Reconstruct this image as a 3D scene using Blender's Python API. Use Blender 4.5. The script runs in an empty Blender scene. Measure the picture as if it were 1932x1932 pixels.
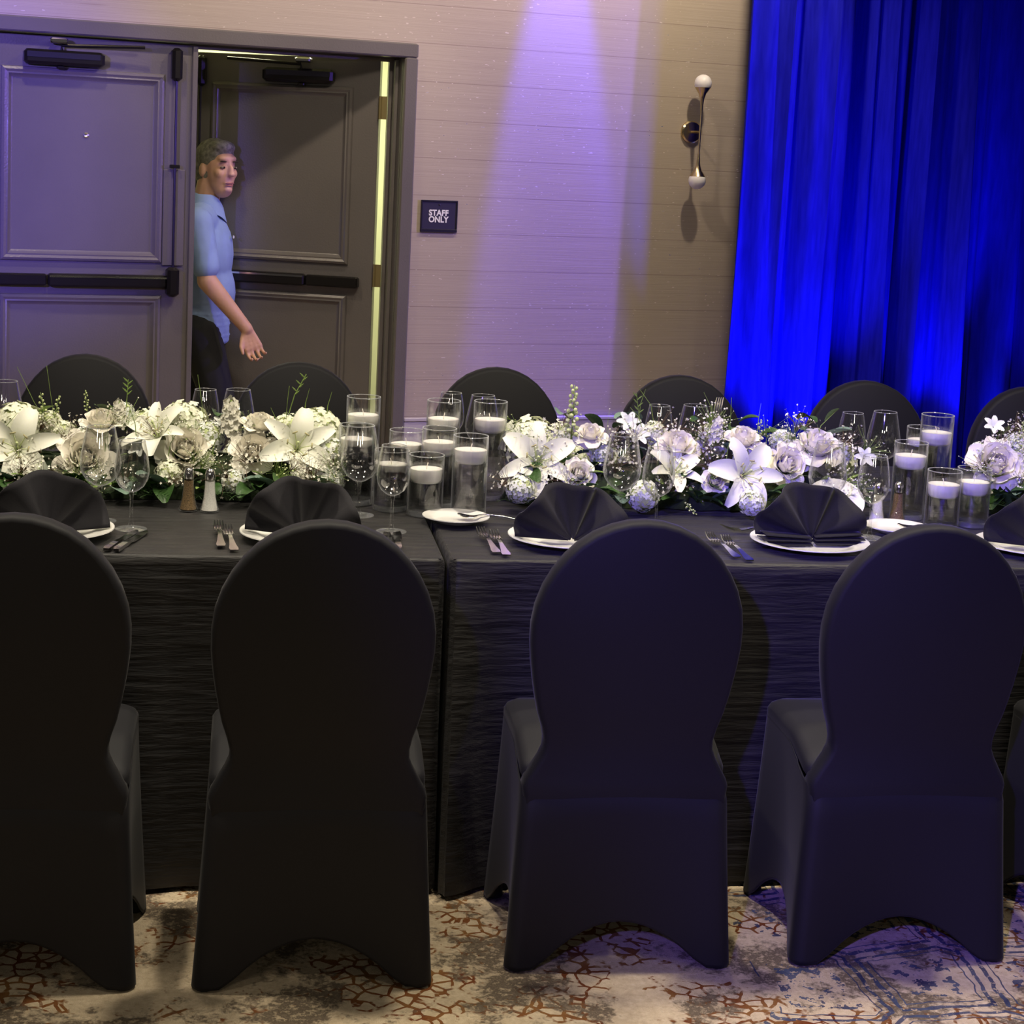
import bpy, math, random
import numpy as np
from mathutils import Vector, Matrix, Quaternion
random.seed(7); rng = np.random.default_rng(7)
S = bpy.context.scene
COL = S.collection
PI = math.pi

# ------------------------------------------------------------------ camera
F, PX, PY, SZ = 3400.0, 966.0, 780.0, 1932.0
EYE = 1.66
down = np.array([-.328, 6.728, .98]); down /= np.linalg.norm(down)
A = math.radians(8.5)
zc = np.array([0, 0, 1.]); fh = zc - down * (zc @ down); fh /= np.linalg.norm(fh)
rh = np.cross(down, fh)
Mcw = np.array([math.cos(A) * rh + math.sin(A) * fh, -math.sin(A) * rh + math.cos(A) * fh, -down])
cam = bpy.data.cameras.new('camera'); camo = bpy.data.objects.new('camera', cam); COL.objects.link(camo)
cam.sensor_width = 36; cam.sensor_fit = 'HORIZONTAL'; cam.lens = 36 * F / SZ
cam.shift_x = 0.0; cam.shift_y = -(SZ / 2 - PY) / SZ
R = Mcw @ np.array([[1, 0, 0], [0, -1, 0], [0, 0, -1]])
camo.matrix_world = Matrix([[*R[0], 0], [*R[1], 0], [*R[2], EYE], [0, 0, 0, 1]])
cam.clip_start = .05
S.camera = camo
O = np.array([0, 0, EYE])
def ray(u, v): return Mcw @ np.array([(u - PX) / F, (v - PY) / F, 1.])
def atz(u, v, z): d = ray(u, v); return d * ((z - EYE) / d[2]) + O
def aty(u, v, y): d = ray(u, v); return d * (y / d[1]) + O
WA = math.radians(13.7); WD = np.array([math.cos(WA), math.sin(WA), 0]); WN = np.array([-math.sin(WA), math.cos(WA), 0]); WC = 7.6
def atw(u, v, off=0.0):          # point on the back wall -> (along wall, height)
    d = ray(u, v); p = d * ((WC + off) / (WN @ d)) + O
    return float(p @ WD), float(p[2])
def wp(s, off, z): return WD * s + WN * (WC + off) + np.array([0, 0, z])

# ------------------------------------------------------------------ world, lights, exposure
wd = bpy.data.worlds.new('world'); S.world = wd; wd.use_nodes = True
wd.node_tree.nodes['Background'].inputs[0].default_value = (.95, .86, .78, 1)
wd.node_tree.nodes['Background'].inputs[1].default_value = .05
S.view_settings.view_transform = 'Standard'; S.view_settings.look = 'None'
S.view_settings.exposure = 0.0; S.view_settings.gamma = 1.0; S.view_settings.use_curve_mapping = False

def aim(o, loc, tgt):
    o.location = loc
    o.rotation_euler = (Vector(tgt) - Vector(loc)).to_track_quat('-Z', 'Y').to_euler()
def lamp(name, kind, loc, tgt, energy, color, **kw):
    l = bpy.data.lights.new(name, kind); l.energy = energy; l.color = color
    for k, v in kw.items(): setattr(l, k, v)
    o = bpy.data.objects.new(name, l); COL.objects.link(o); aim(o, loc, tgt); return o
WARM = (1.0, .89, .70)
# recessed ceiling downlights over the room
for i, (x, y, e) in enumerate([(-1.0, 3.75, 170), (.6, 3.7, 170), (2.2, 3.75, 170), (-.6, 5.2, 48), (1.0, 5.2, 48), (2.6, 5.3, 48), (-.5, 1.7, 26), (2.0, 1.7, 26)]):
    lamp('ceiling_downlight', 'SPOT', (x, y, 3.3), (x, y + .25, 0), e, WARM, spot_size=math.radians(120), spot_blend=.8, shadow_soft_size=.09)
for x, y in ((-3.2, -3.0), (-.9, -4.2), (1.4, -3.4)):
    lamp('globe_chandelier', 'POINT', (x, y, 2.75), (x, y, 0), 55, WARM, shadow_soft_size=.17)
# wall wash from the ceiling cans near the back wall
for s, e in ((.9, 54), (2.5, 60), (3.75, 90)):
    p = wp(s, -.95, 3.3); q = wp(s - .1, 0, 1.6)
    lamp('wall_downlight', 'SPOT', p, q, e, (1.0, .82, .6), spot_size=math.radians(120), spot_blend=.7, shadow_soft_size=.05)
# blue stage light behind the camera on the left, and one far along the wall on the right
lamp('blue_stage_light', 'SPOT', (-1.1, -1.2, 2.8), (2.35, 4.2, .6), 1400, (.19, .12, 1.0), spot_size=math.radians(34), spot_blend=.9, shadow_soft_size=.05)
lamp('doorway_fill_spot', 'SPOT', wp(2.2, -2.4, 3.2), wp(1.95, .3, 1.25), 85, (1.0, .86, .66), spot_size=math.radians(46), spot_blend=.6, shadow_soft_size=.16)  # added fill lamp to brighten the man and the recessed door leaf
lamp('blue_side_light', 'SPOT', wp(6.2, -2.6, 2.2), wp(2.0, 0, 1.5), 400, (.25, .13, 1.0), spot_size=math.radians(50), spot_blend=.5, shadow_soft_size=.06)
lamp('blue_door_light', 'SPOT', (-2.6, 1.0, 2.6), wp(.5, 0, 1.6), 2800, (.2, .13, 1.0), spot_size=math.radians(19), spot_blend=.9, shadow_soft_size=.05)
# blue ceiling can grazing the wall beside the sign
lamp('blue_wall_can', 'SPOT', wp(3.22, -.3, 3.9), wp(3.25, -.02, .9), 1500, (.09, .05, 1.0), spot_size=math.radians(17), spot_blend=.5, shadow_soft_size=.03)

# ------------------------------------------------------------------ materials
def nt(name):
    m = bpy.data.materials.new(name); m.use_nodes = True
    t = m.node_tree; b = t.nodes['Principled BSDF']
    return m, t, b
def N(t, kind, **kw):
    n = t.nodes.new(kind)
    for k, v in kw.items():
        if hasattr(n, k): setattr(n, k, v)
        else: n.inputs[k.replace('_', ' ')].default_value = v
    return n
def L(t, a, b): t.links.new(a, b)
def ramp(t, fac, stops):
    r = t.nodes.new('ShaderNodeValToRGB'); L(t, fac, r.inputs[0])
    e = r.color_ramp.elements
    while len(e) > 1: e.remove(e[-1])
    e[0].position = stops[0][0]; e[0].color = (*stops[0][1], 1)
    for p, c in stops[1:]:
        q = e.new(p); q.color = (*c, 1)
    return r.outputs[0]
def mixc(t, fac, a, b, mode='MIX'):
    m = t.nodes.new('ShaderNodeMix'); m.data_type = 'RGBA'; m.blend_type = mode
    for i, x in ((0, fac), (6, a), (7, b)):
        if hasattr(x, 'is_output'): L(t, x, m.inputs[i])
        else: m.inputs[i].default_value = x if i == 0 else (*x, 1)
    return m.outputs[2]
def mth(t, op, a, b=None, c=None):
    m = t.nodes.new('ShaderNodeMath'); m.operation = op
    for i, x in enumerate((a, b, c)):
        if x is None: continue
        if hasattr(x, 'is_output'): L(t, x, m.inputs[i])
        else: m.inputs[i].default_value = x
    return m.outputs[0]
def coords(t, scale=(1, 1, 1), rot=(0, 0, 0), kind='Object'):
    tc = t.nodes.new('ShaderNodeTexCoord'); mp = t.nodes.new('ShaderNodeMapping')
    mp.inputs['Scale'].default_value = scale; mp.inputs['Rotation'].default_value = rot
    L(t, tc.outputs[kind], mp.inputs[0]); return mp.outputs[0]
def noise(t, vec, scale, detail=4, rough=.5):
    n = N(t, 'ShaderNodeTexNoise', Scale=scale, Detail=detail, Roughness=rough); L(t, vec, n.inputs['Vector']); return n.outputs[0]
def bump(t, b, h, strength=.3, dist=.01):
    n = t.nodes.new('ShaderNodeBump'); n.inputs['Strength'].default_value = strength; n.inputs['Distance'].default_value = dist
    L(t, h, n.inputs['Height']); L(t, n.outputs[0], b.inputs['Normal'])
def simple(name, col, rough=.5, metal=0., nscale=0, namp=.15, bmp=0, spec=.5, sss=0, sheen=0):
    m, t, b = nt(name)
    b.inputs['Base Color'].default_value = (*col, 1); b.inputs['Roughness'].default_value = rough
    b.inputs['Metallic'].default_value = metal; b.inputs['Specular IOR Level'].default_value = spec
    if sheen: b.inputs['Sheen Weight'].default_value = sheen; b.inputs['Sheen Roughness'].default_value = .4
    if sss:
        b.inputs['Subsurface Weight'].default_value = sss; b.inputs['Subsurface Radius'].default_value = (.01, .008, .005); b.inputs['Subsurface Scale'].default_value = .6
    if nscale:
        n = noise(t, coords(t), nscale)
        c = ramp(t, n, [(.3, tuple(x * (1 - namp) for x in col)), (.7, tuple(min(1, x * (1 + namp)) for x in col))])
        L(t, c, b.inputs['Base Color'])
        if bmp: bump(t, b, n, bmp, .004)
    return m
M = {}
M['spandex'] = simple('black_spandex', (.0095, .0092, .0118), .62, nscale=900, namp=.25, spec=.25, sheen=.06)
M['napkin'] = simple('black_napkin', (.016, .015, .019), .75, nscale=600, namp=.2, spec=.2, sheen=.12)
M['table_wood'] = simple('table_laminate', (.25, .2, .16), .5, nscale=8)
M['steel_dark'] = simple('table_leg_steel', (.08, .08, .09), .4, .9)
M['door'] = simple('dark_gloss_paint', (.14, .128, .125), .3, nscale=3, namp=.06)
t = M['door'].node_tree; b = t.nodes['Principled BSDF']
bump(t, b, noise(t, coords(t), 130, 2), .25, .003)
M['black_metal'] = simple('dark_bronze_hardware', (.02, .018, .017), .35, .6)
M['steel'] = simple('polished_steel', (.72, .7, .68), .14, 1.0)
M['brass'] = simple('aged_brass', (.62, .5, .3), .25, 1.0, nscale=12, namp=.2)
M['hinge'] = simple('brass_hinge', (.45, .36, .17), .4, .9)
M['globe'] = simple('opal_glass_globe', (.85, .83, .85), .35, spec=.4)
M['sign'] = simple('sign_plate', (.028, .024, .06), .45)
M['sign_rim'] = simple('sign_rim', (.015, .013, .03), .35)
M['letter'] = simple('white_lettering', (.85, .85, .85), .5)
M['china'] = simple('white_china', (.78, .77, .74), .12, spec=.6)
M['wax'] = simple('white_candle_wax', (.9, .88, .85), .4, sss=.15)
M['wick'] = simple('cotton_wick', (.85, .8, .72), .9)
M['salt'] = simple('white_salt', (.85, .84, .8), .7, nscale=400)
M['pepper'] = simple('ground_pepper', (.2, .13, .06), .8, nscale=500, namp=.7)
M['corridor'] = simple('corridor_paint', (.75, .76, .6), .8, nscale=2, namp=.04)
M['corridor_floor'] = simple('corridor_floor', (.2, .18, .15), .6, nscale=5)
M['skirting'] = simple('lavender_skirting', (.5, .47, .5), .4, nscale=4, namp=.05)

def petal_mat(name, tip, base, sss=.1):
    m, t, b = nt(name)
    n = noise(t, coords(t), 25, 3)
    c = mixc(t, n, base, tip); L(t, c, b.inputs['Base Color'])
    b.inputs['Roughness'].default_value = .55; b.inputs['Specular IOR Level'].default_value = .25
    b.inputs['Subsurface Weight'].default_value = sss; b.inputs['Subsurface Radius'].default_value = (.01, .009, .006); b.inputs['Subsurface Scale'].default_value = .5
    return m
M['rose'] = petal_mat('ivory_rose_petal', (.93, .90, .83), (.9, .85, .72), .05)
M['lily'] = petal_mat('white_lily_petal', (.88, .87, .82), (.82, .83, .68), .05)
M['hyd'] = petal_mat('white_hydrangea', (.85, .84, .76), (.74, .78, .52))
M['hyd2'] = petal_mat('cool_white_blossom', (.82, .82, .86), (.7, .74, .62))
M['bloom'] = petal_mat('tiny_white_bloom', (.85, .82, .78), (.74, .72, .55))
M['green'] = simple('dark_green_leaf', (.035, .085, .02), .4, nscale=20, namp=.4)
M['green2'] = simple('bright_green_stem', (.2, .3, .07), .5, nscale=20, namp=.3)
M['grey_green'] = simple('grey_green_leaf', (.16, .24, .19), .55, nscale=20, namp=.2)
M['twig'] = simple('brown_twig', (.12, .07, .04), .7, nscale=30)
M['core'] = simple('dark_moss_core', (.018, .032, .01), .9, nscale=60, namp=.5)
M['anther'] = simple('lily_anther', (.42, .38, .2), .8)
M['bud'] = simple('pale_green_bud', (.55, .62, .3), .6, nscale=20)
M['skin'] = simple('skin', (.62, .36, .25), .5, nscale=14, namp=.07, sss=.08)
M['lips'] = simple('lips', (.42, .17, .14), .5)
M['shirt'] = simple('light_blue_shirt', (.27, .39, .68), .8, nscale=18, namp=.06)
M['trouser'] = simple('black_trousers', (.012, .013, .016), .8, nscale=30)
M['hair'] = simple('greying_hair', (.19, .18, .15), .7, nscale=60, namp=.5, bmp=.5)
M['brow'] = simple('dark_brow', (.04, .025, .02), .8)
M['eye'] = simple('eye_white', (.3, .24, .2), .3)
M['iris'] = simple('dark_iris', (.02, .012, .01), .2)
M['shoe'] = simple('black_shoe', (.01, .01, .01), .3)

def glass_mat(name, tint=(1, 1, 1), edge=.6, base=.05, haze=.35, hmin=0.):  # haze: pale diffuse colour imitating the light that real glass gathers at its edges
    m, t, b = nt(name); t.nodes.remove(b)
    out = t.nodes['Material Output']
    tr = N(t, 'ShaderNodeBsdfTransparent'); tr.inputs[0].default_value = (*tint, 1)
    gl = N(t, 'ShaderNodeBsdfGlossy'); gl.inputs['Roughness'].default_value = .03
    df = N(t, 'ShaderNodeBsdfTranslucent'); df.inputs[0].default_value = (.8, .82, .85, 1)
    d2_ = N(t, 'ShaderNodeBsdfDiffuse'); d2_.inputs[0].default_value = (.8, .82, .85, 1)
    lw = N(t, 'ShaderNodeLayerWeight', Blend=.5); p3 = mth(t, 'POWER', lw.outputs['Facing'], 3.0)
    fr = mth(t, 'MULTIPLY_ADD', p3, edge, base)
    md_ = N(t, 'ShaderNodeMixShader'); md_.inputs[0].default_value = .5; L(t, df.outputs[0], md_.inputs[1]); L(t, d2_.outputs[0], md_.inputs[2])
    mg = N(t, 'ShaderNodeMixShader'); L(t, mth(t, 'MULTIPLY_ADD', p3, haze, hmin), mg.inputs[0]); L(t, gl.outputs[0], mg.inputs[1]); L(t, md_.outputs[0], mg.inputs[2])
    mx = N(t, 'ShaderNodeMixShader'); L(t, fr, mx.inputs[0]); L(t, tr.outputs[0], mx.inputs[1]); L(t, mg.outputs[0], mx.inputs[2])
    L(t, mx.outputs[0], out.inputs[0]); return m
M['glass'] = glass_mat('clear_wine_glass', (.995, .995, .995), .8, .10, .55)
M['vase'] = glass_mat('clear_vase_glass', (.99, .99, .99), .8, .07, .75)
M['vase_foot'] = glass_mat('thick_glass_base', (.95, .96, .97), .3, .42, .25, .55)  # whitened glass imitating bright light in vase bottoms and along rims
m, t, b = nt('vase_water'); t.nodes.remove(b)
g = N(t, 'ShaderNodeBsdfRefraction', IOR=1.2, Roughness=0.0); g.inputs[0].default_value = (1, 1, 1, 1)
tr = N(t, 'ShaderNodeBsdfTransparent'); tr.inputs[0].default_value = (.985, .99, .99, 1)
mx = N(t, 'ShaderNodeMixShader'); mx.inputs[0].default_value = .72
L(t, g.outputs[0], mx.inputs[1]); L(t, tr.outputs[0], mx.inputs[2]); L(t, mx.outputs[0], t.nodes['Material Output'].inputs[0]); M['water'] = m

# grasscloth wallpaper
m, t, b = nt('grasscloth_wallpaper')
v = coords(t)
st = noise(t, coords(t, (1.6, 1, 260)), 1.0, 5, .65)
c = ramp(t, st, [(.28, (.385, .325, .265)), (.5, (.43, .365, .3)), (.72, (.475, .41, .34))])
st2 = noise(t, coords(t, (2.2, 1, 70)), 1.0, 2, .5)
c = mixc(t, ramp(t, st2, [(.68, (0, 0, 0)), (.78, (.6, .6, .6))]), c, (.3, .235, .2))
sep = N(t, 'ShaderNodeSeparateXYZ'); L(t, v, sep.inputs[0])
fr = mth(t, 'FRACT', mth(t, 'MULTIPLY_ADD', sep.outputs[2], 6.06, .237))
seam = mth(t, 'LESS_THAN', fr, .018)
c = mixc(t, mth(t, 'MULTIPLY', seam, .6), c, (.2, .15, .13))
fl = noise(t, coords(t, (34, 1, 110)), 1.0, 1, .5)
flk = ramp(t, fl, [(.70, (0, 0, 0)), (.72, (1, 1, 1))])
big = ramp(t, noise(t, v, 3.0, 2), [(.4, (0, 0, 0)), (.6, (1, 1, 1))])
flk = mth(t, 'MULTIPLY', flk, big)
c = mixc(t, flk, c, (.95, .9, .85)); L(t, c, b.inputs['Base Color'])
L(t, mth(t, 'MULTIPLY_ADD', flk, -.35, .62), b.inputs['Roughness']); L(t, mth(t, 'MULTIPLY', flk, .8), b.inputs['Metallic'])
bump(t, b, st, .25, .003); M['wall'] = m

# carpet
m, t, b = nt('patterned_carpet')
v = coords(t)
big = noise(t, v, 2.3, 3, .6); mid = noise(t, v, 9, 5, .7); fine = noise(t, v, 60, 4, .7)
wv = N(t, 'ShaderNodeVectorMath', operation='ADD'); L(t, v, wv.inputs[0])
nn = N(t, 'ShaderNodeTexNoise', Scale=14, Detail=2); L(t, v, nn.inputs['Vector'])
sc = N(t, 'ShaderNodeVectorMath', operation='SCALE'); L(t, nn.outputs[1], sc.inputs[0]); sc.inputs['Scale'].default_value = .03
L(t, sc.outputs[0], wv.inputs[1])
base = ramp(t, fine, [(.3, (.5, .39, .26)), (.6, (.66, .54, .38)), (.75, (.7, .6, .46))])
vo = N(t, 'ShaderNodeTexVoronoi', feature='DISTANCE_TO_EDGE', Scale=29); L(t, wv.outputs[0], vo.inputs['Vector'])
edge = mth(t, 'LESS_THAN', vo.outputs['Distance'], mth(t, 'MULTIPLY', mid, .19))
rmask = ramp(t, noise(t, v, 3.4, 5, .75), [(.5, (0, 0, 0)), (.53, (1, 1, 1))])
c = mixc(t, mth(t, 'MULTIPLY', edge, rmask), base, ramp(t, mid, [(.4, (.17, .045, .015)), (.6, (.25, .12, .04))]))
gm = mth(t, 'MULTIPLY', ramp(t, noise(t, wv.outputs[0], 4.2, 6, .75), [(.5, (0, 0, 0)), (.56, (1, 1, 1))]), ramp(t, fine, [(.36, (0, 0, 0)), (.5, (1, 1, 1))]))
c = mixc(t, gm, c, ramp(t, fine, [(.35, (.05, .04, .03)), (.65, (.22, .17, .12))]))
# blue geometric medallion lines toward the right side
vb = N(t, 'ShaderNodeTexVoronoi', feature='DISTANCE_TO_EDGE', Scale=3.6, Randomness=.35); L(t, wv.outputs[0], vb.inputs['Vector'])
d = vb.outputs['Distance']
ln = mth(t, 'MULTIPLY', mth(t, 'LESS_THAN', mth(t, 'ABSOLUTE', mth(t, 'SUBTRACT', d, .05)), .018), mth(t, 'GREATER_THAN', fine, .42))
sp = mth(t, 'LESS_THAN', mth(t, 'ABSOLUTE', mth(t, 'SUBTRACT', d, .12)), .006)
dots = mth(t, 'MULTIPLY', mth(t, 'GREATER_THAN', d, .22), mth(t, 'GREATER_THAN', noise(t, v, 30, 3, .7), .55))
sx = N(t, 'ShaderNodeSeparateXYZ'); L(t, v, sx.inputs[0])
bm = mth(t, 'GREATER_THAN', mth(t, 'ADD', sx.outputs[0], mth(t, 'MULTIPLY', big, .8)), 1.5)
bl = mth(t, 'MULTIPLY', mth(t, 'MAXIMUM', mth(t, 'MAXIMUM', ln, sp), dots), bm)
c = mixc(t, mth(t, 'MULTIPLY', bl, .9), c, ramp(t, mid, [(.35, (.012, .02, .075)), (.65, (.07, .1, .18))]))
L(t, c, b.inputs['Base Color']); b.inputs['Roughness'].default_value = .95; b.inputs['Specular IOR Level'].default_value = .1
bump(t, b, noise(t, v, 400, 2), .6, .006); M['carpet'] = m

# crinkled black tablecloth
m, t, b = nt('crinkled_black_taffeta')
v = coords(t, (2.2, 2.2, 2.2))
wr = noise(t, coords(t, (7, 55, 75)), 1.0, 4, .6)
wr2 = noise(t, coords(t, (3, 26, 30)), 1.0, 2, .5)
h = mth(t, 'ADD', wr, mth(t, 'MULTIPLY', wr2, 1.3))
L(t, ramp(t, wr, [(.35, (.012, .0115, .012)), (.7, (.024, .022, .022))]), b.inputs['Base Color'])
b.inputs['Roughness'].default_value = .5; b.inputs['Specular IOR Level'].default_value = .4; b.inputs['Sheen Weight'].default_value = .06
bump(t, b, h, .5, .010); M['cloth'] = m

# blue velvet-like drape
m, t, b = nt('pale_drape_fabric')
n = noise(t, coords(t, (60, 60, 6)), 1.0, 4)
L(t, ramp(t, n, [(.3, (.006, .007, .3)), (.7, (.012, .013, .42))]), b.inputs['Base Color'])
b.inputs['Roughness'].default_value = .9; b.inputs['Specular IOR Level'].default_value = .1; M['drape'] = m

# ------------------------------------------------------------------ mesh helpers
class MB:
    def __init__(s): s.v = []; s.f = []; s.m = []
    def add(s, v, f, mi=0, T=None):
        o = len(s.v)
        v = np.asarray(v, float)
        if T is not None:
            T = np.array(T); v = v @ T[:3, :3].T + T[:3, 3]
        s.v.extend(map(tuple, v)); s.f.extend([tuple(i + o for i in q) for q in f]); s.m.extend([mi] * len(f)); return s
    def box(s, x0, x1, y0, y1, z0, z1, c=.0, mi=0, T=None):
        if c <= 0:
            v = [(x, y, z) for z in (z0, z1) for y in (y0, y1) for x in (x0, x1)]
            f = [(0, 2, 3, 1), (4, 5, 7, 6), (0, 1, 5, 4), (2, 6, 7, 3), (0, 4, 6, 2), (1, 3, 7, 5)]
            return s.add(v, f, mi, T)
        v = []
        def ring(z, i): return [(x0 + i + (0), y0 + i, z)]
        lv = [(z0, c), (z0 + c, 0), (z1 - c, 0), (z1, c)]
        for z, i in lv:
            a, bb, e, g = x0 + i, x1 - i, y0 + i, y1 - i
            v += [(a + c, e, z), (bb - c, e, z), (bb, e + c, z), (bb, g - c, z), (bb - c, g, z), (a + c, g, z), (a, g - c, z), (a, e + c, z)]
        f = [tuple(range(7, -1, -1)), tuple(range(24, 32))]
        for r in range(3):
            for k in range(8):
                f.append((r * 8 + k, r * 8 + (k + 1) % 8, r * 8 + 8 + (k + 1) % 8, r * 8 + 8 + k))
        return s.add(v, f, mi, T)
    def lathe(s, prof, seg=24, mi=0, T=None, cap=True):
        v = []; f = []
        n = len(prof)
        for r, z in prof:
            for k in range(seg):
                a = 2 * PI * k / seg; v.append((r * math.cos(a), r * math.sin(a), z))
        for i in range(n - 1):
            for k in range(seg):
                f.append((i * seg + k, i * seg + (k + 1) % seg, (i + 1) * seg + (k + 1) % seg, (i + 1) * seg + k))
        if cap:
            if prof[0][0] > 1e-5: f.append(tuple(range(seg - 1, -1, -1)))
            if prof[-1][0] > 1e-5: f.append(tuple((n - 1) * seg + k for k in range(seg)))
        return s.add(v, f, mi, T)
    def tube(s, pts, rad, seg=8, mi=0, T=None):
        pts = [np.asarray(p, float) for p in pts]; n = len(pts)
        rads = rad if hasattr(rad, '__len__') else [rad] * n
        v = []; f = []; up = None
        for i, p in enumerate(pts):
            d = pts[min(i + 1, n - 1)] - pts[max(i - 1, 0)]; d = d / (np.linalg.norm(d) + 1e-12)
            if up is None:
                up = np.cross(d, [0, 0, 1.0]);
                if np.linalg.norm(up) < .1: up = np.cross(d, [0, 1.0, 0])
            up = up - d * (up @ d); up /= np.linalg.norm(up) + 1e-12
            w = np.cross(d, up)
            for k in range(seg):
                a = 2 * PI * k / seg; v.append(p + rads[i] * (math.cos(a) * up + math.sin(a) * w))
        for i in range(n - 1):
            for k in range(seg):
                f.append((i * seg + k, i * seg + (k + 1) % seg, (i + 1) * seg + (k + 1) % seg, (i + 1) * seg + k))
        f.append(tuple(range(seg - 1, -1, -1))); f.append(tuple((n - 1) * seg + k for k in range(seg)))
        return s.add(v, f, mi, T)
    def ball(s, c, r, seg=12, rings=8, mi=0, T=None):
        r = r if hasattr(r, '__len__') else (r, r, r)
        v = [(c[0], c[1], c[2] - r[2])]; f = []
        for i in range(1, rings):
            th = PI * i / rings
            for k in range(seg):
                a = 2 * PI * k / seg
                v.append((c[0] + r[0] * math.sin(th) * math.cos(a), c[1] + r[1] * math.sin(th) * math.sin(a), c[2] - r[2] * math.cos(th)))
        v.append((c[0], c[1], c[2] + r[2])); top = len(v) - 1
        for k in range(seg):
            f.append((0, 1 + (k + 1) % seg, 1 + k)); f.append((top, top - seg + k, top - seg + (k + 1) % seg))
        for i in range(rings - 2):
            for k in range(seg):
                a = 1 + i * seg
                f.append((a + k, a + (k + 1) % seg, a + seg + (k + 1) % seg, a + seg + k))
        return s.add(v, f, mi, T)
    def grid(s, P, mi=0, T=None, close=False):
        P = np.asarray(P, float); n, k = P.shape[:2]; f = []
        for i in range(n - 1):
            for j in range(k if close else k - 1):
                f.append((i * k + j, i * k + (j + 1) % k, (i + 1) * k + (j + 1) % k, (i + 1) * k + j))
        return s.add(P.reshape(-1, 3), f, mi, T)
    def mesh(s, name, mats, smooth=True, angle=None):
        me = bpy.data.meshes.new(name); me.from_pydata(s.v, [], s.f)
        mats = mats if isinstance(mats, (list, tuple)) else [mats]
        for x in mats: me.materials.append(M[x] if isinstance(x, str) else x)
        me.polygons.foreach_set('material_index', s.m)
        me.polygons.foreach_set('use_smooth', [smooth] * len(s.f))
        if smooth and angle is not None:
            me.set_sharp_from_angle(angle=math.radians(angle))
        me.update(); return me
    def build(s, name, mats, parent=None, smooth=True, angle=35, loc=None, rot=None):
        return put(name, s.mesh(name, mats, smooth, angle), parent, loc, rot)
def put(name, me, parent=None, loc=None, rot=None):
    o = bpy.data.objects.new(name, me); COL.objects.link(o)
    if parent is not None: o.parent = parent
    if loc is not None: o.location = tuple(map(float, loc))
    if rot is not None: o.rotation_euler = rot
    return o
def empty(name, loc=(0, 0, 0), rz=0.0):
    o = bpy.data.objects.new(name, None); COL.objects.link(o); o.empty_display_size = .05
    o.location = tuple(map(float, loc)); o.rotation_euler = (0, 0, rz); return o
def tag(o, label=None, cat=None, group=None, kind=None):
    if label: o['label'] = label
    if cat: o['category'] = cat
    if group: o['group'] = group
    if kind: o['kind'] = kind
    return o
def copy_tree(o, parent=None):
    c = o.copy(); COL.objects.link(c); c.parent = parent
    for ch in list(o.children): copy_tree(ch, c)
    return c
def TR(loc=(0, 0, 0), rx=0, ry=0, rz=0, s=1):
    return Matrix.Translation(loc) @ Matrix.Rotation(rz, 4, 'Z') @ Matrix.Rotation(ry, 4, 'Y') @ Matrix.Rotation(rx, 4, 'X') @ Matrix.Scale(s, 4)

# ================================================================== SETTING
tag(MB().box(-6, 8, -3, 9.2, -.05, 0).build('floor', 'carpet', smooth=False), 'cream carpet with rust, grey and blue distressed pattern', 'carpet', kind='structure')
WR = (0, 0, WA)
def wobj(name, mb, mats, s=0, off=0, z=0, parent=None, smooth=True, angle=35):
    return mb.build(name, mats, parent, smooth, angle, wp(s, off, z), WR)
sFR, zFR = atw(787, 83)           # frame outer right top
s_free = atw(361, 300)[0]
s_h = atw(727, 300)[0]
sFL = s_free - (s_h - s_free) - .02 - .018
zHB = 2.055; s_jr = sFR - .06; s_jl = sFL
mb = MB()
mb.box(-5.2, s_jl - .055, 0, .14, 0, 4.2).box(s_jl - .055, sFR, 0, .14, zFR, 4.2).box(sFR, 9, 0, .14, 0, 4.2)
tag(wobj('wall_back', mb, 'wall', smooth=False), 'tan grasscloth papered wall behind the table', 'wall', kind='structure')
mb = MB().box(sFR + .002, 9, -.016, -.001, 0, .435, .004).box(sFR + .002, 9, -.022, -.001, .436, .452, .003)
tag(wobj('baseboard_back', mb, 'skirting', smooth=False), 'low pale panel along the foot of the papered wall', 'baseboard', kind='structure')
# door frame
mb = MB()
mb.box(s_jl - .06, sFR, -.03, .0, zFR - .062, zFR, .006).box(s_jl - .06, s_jl, -.03, .0, 0, zFR - .062, .006).box(s_jr, sFR, -.03, .0, 0, zFR - .062, .006)
mb.box(s_jl, s_jr, .0, .14, zFR - .062, zFR - .03).box(s_jr, s_jr + .03, .0, .14, 0, zFR - .04).box(s_jl - .03, s_jl, 0, .14, 0, zFR - .04)
mb.box(s_jr - .016, s_jr, .055, .09, 0, zFR - .07, .003).box(s_jr - .03, s_jr, .1, .125, 0, zFR - .07, .003).box(s_jl, s_jr, .1, .125, zFR - .08, zFR - .06, .003)
tag(wobj('trim_1', mb, 'door', smooth=False), 'dark grey door frame around the double doors', 'door frame', kind='structure')

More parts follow.
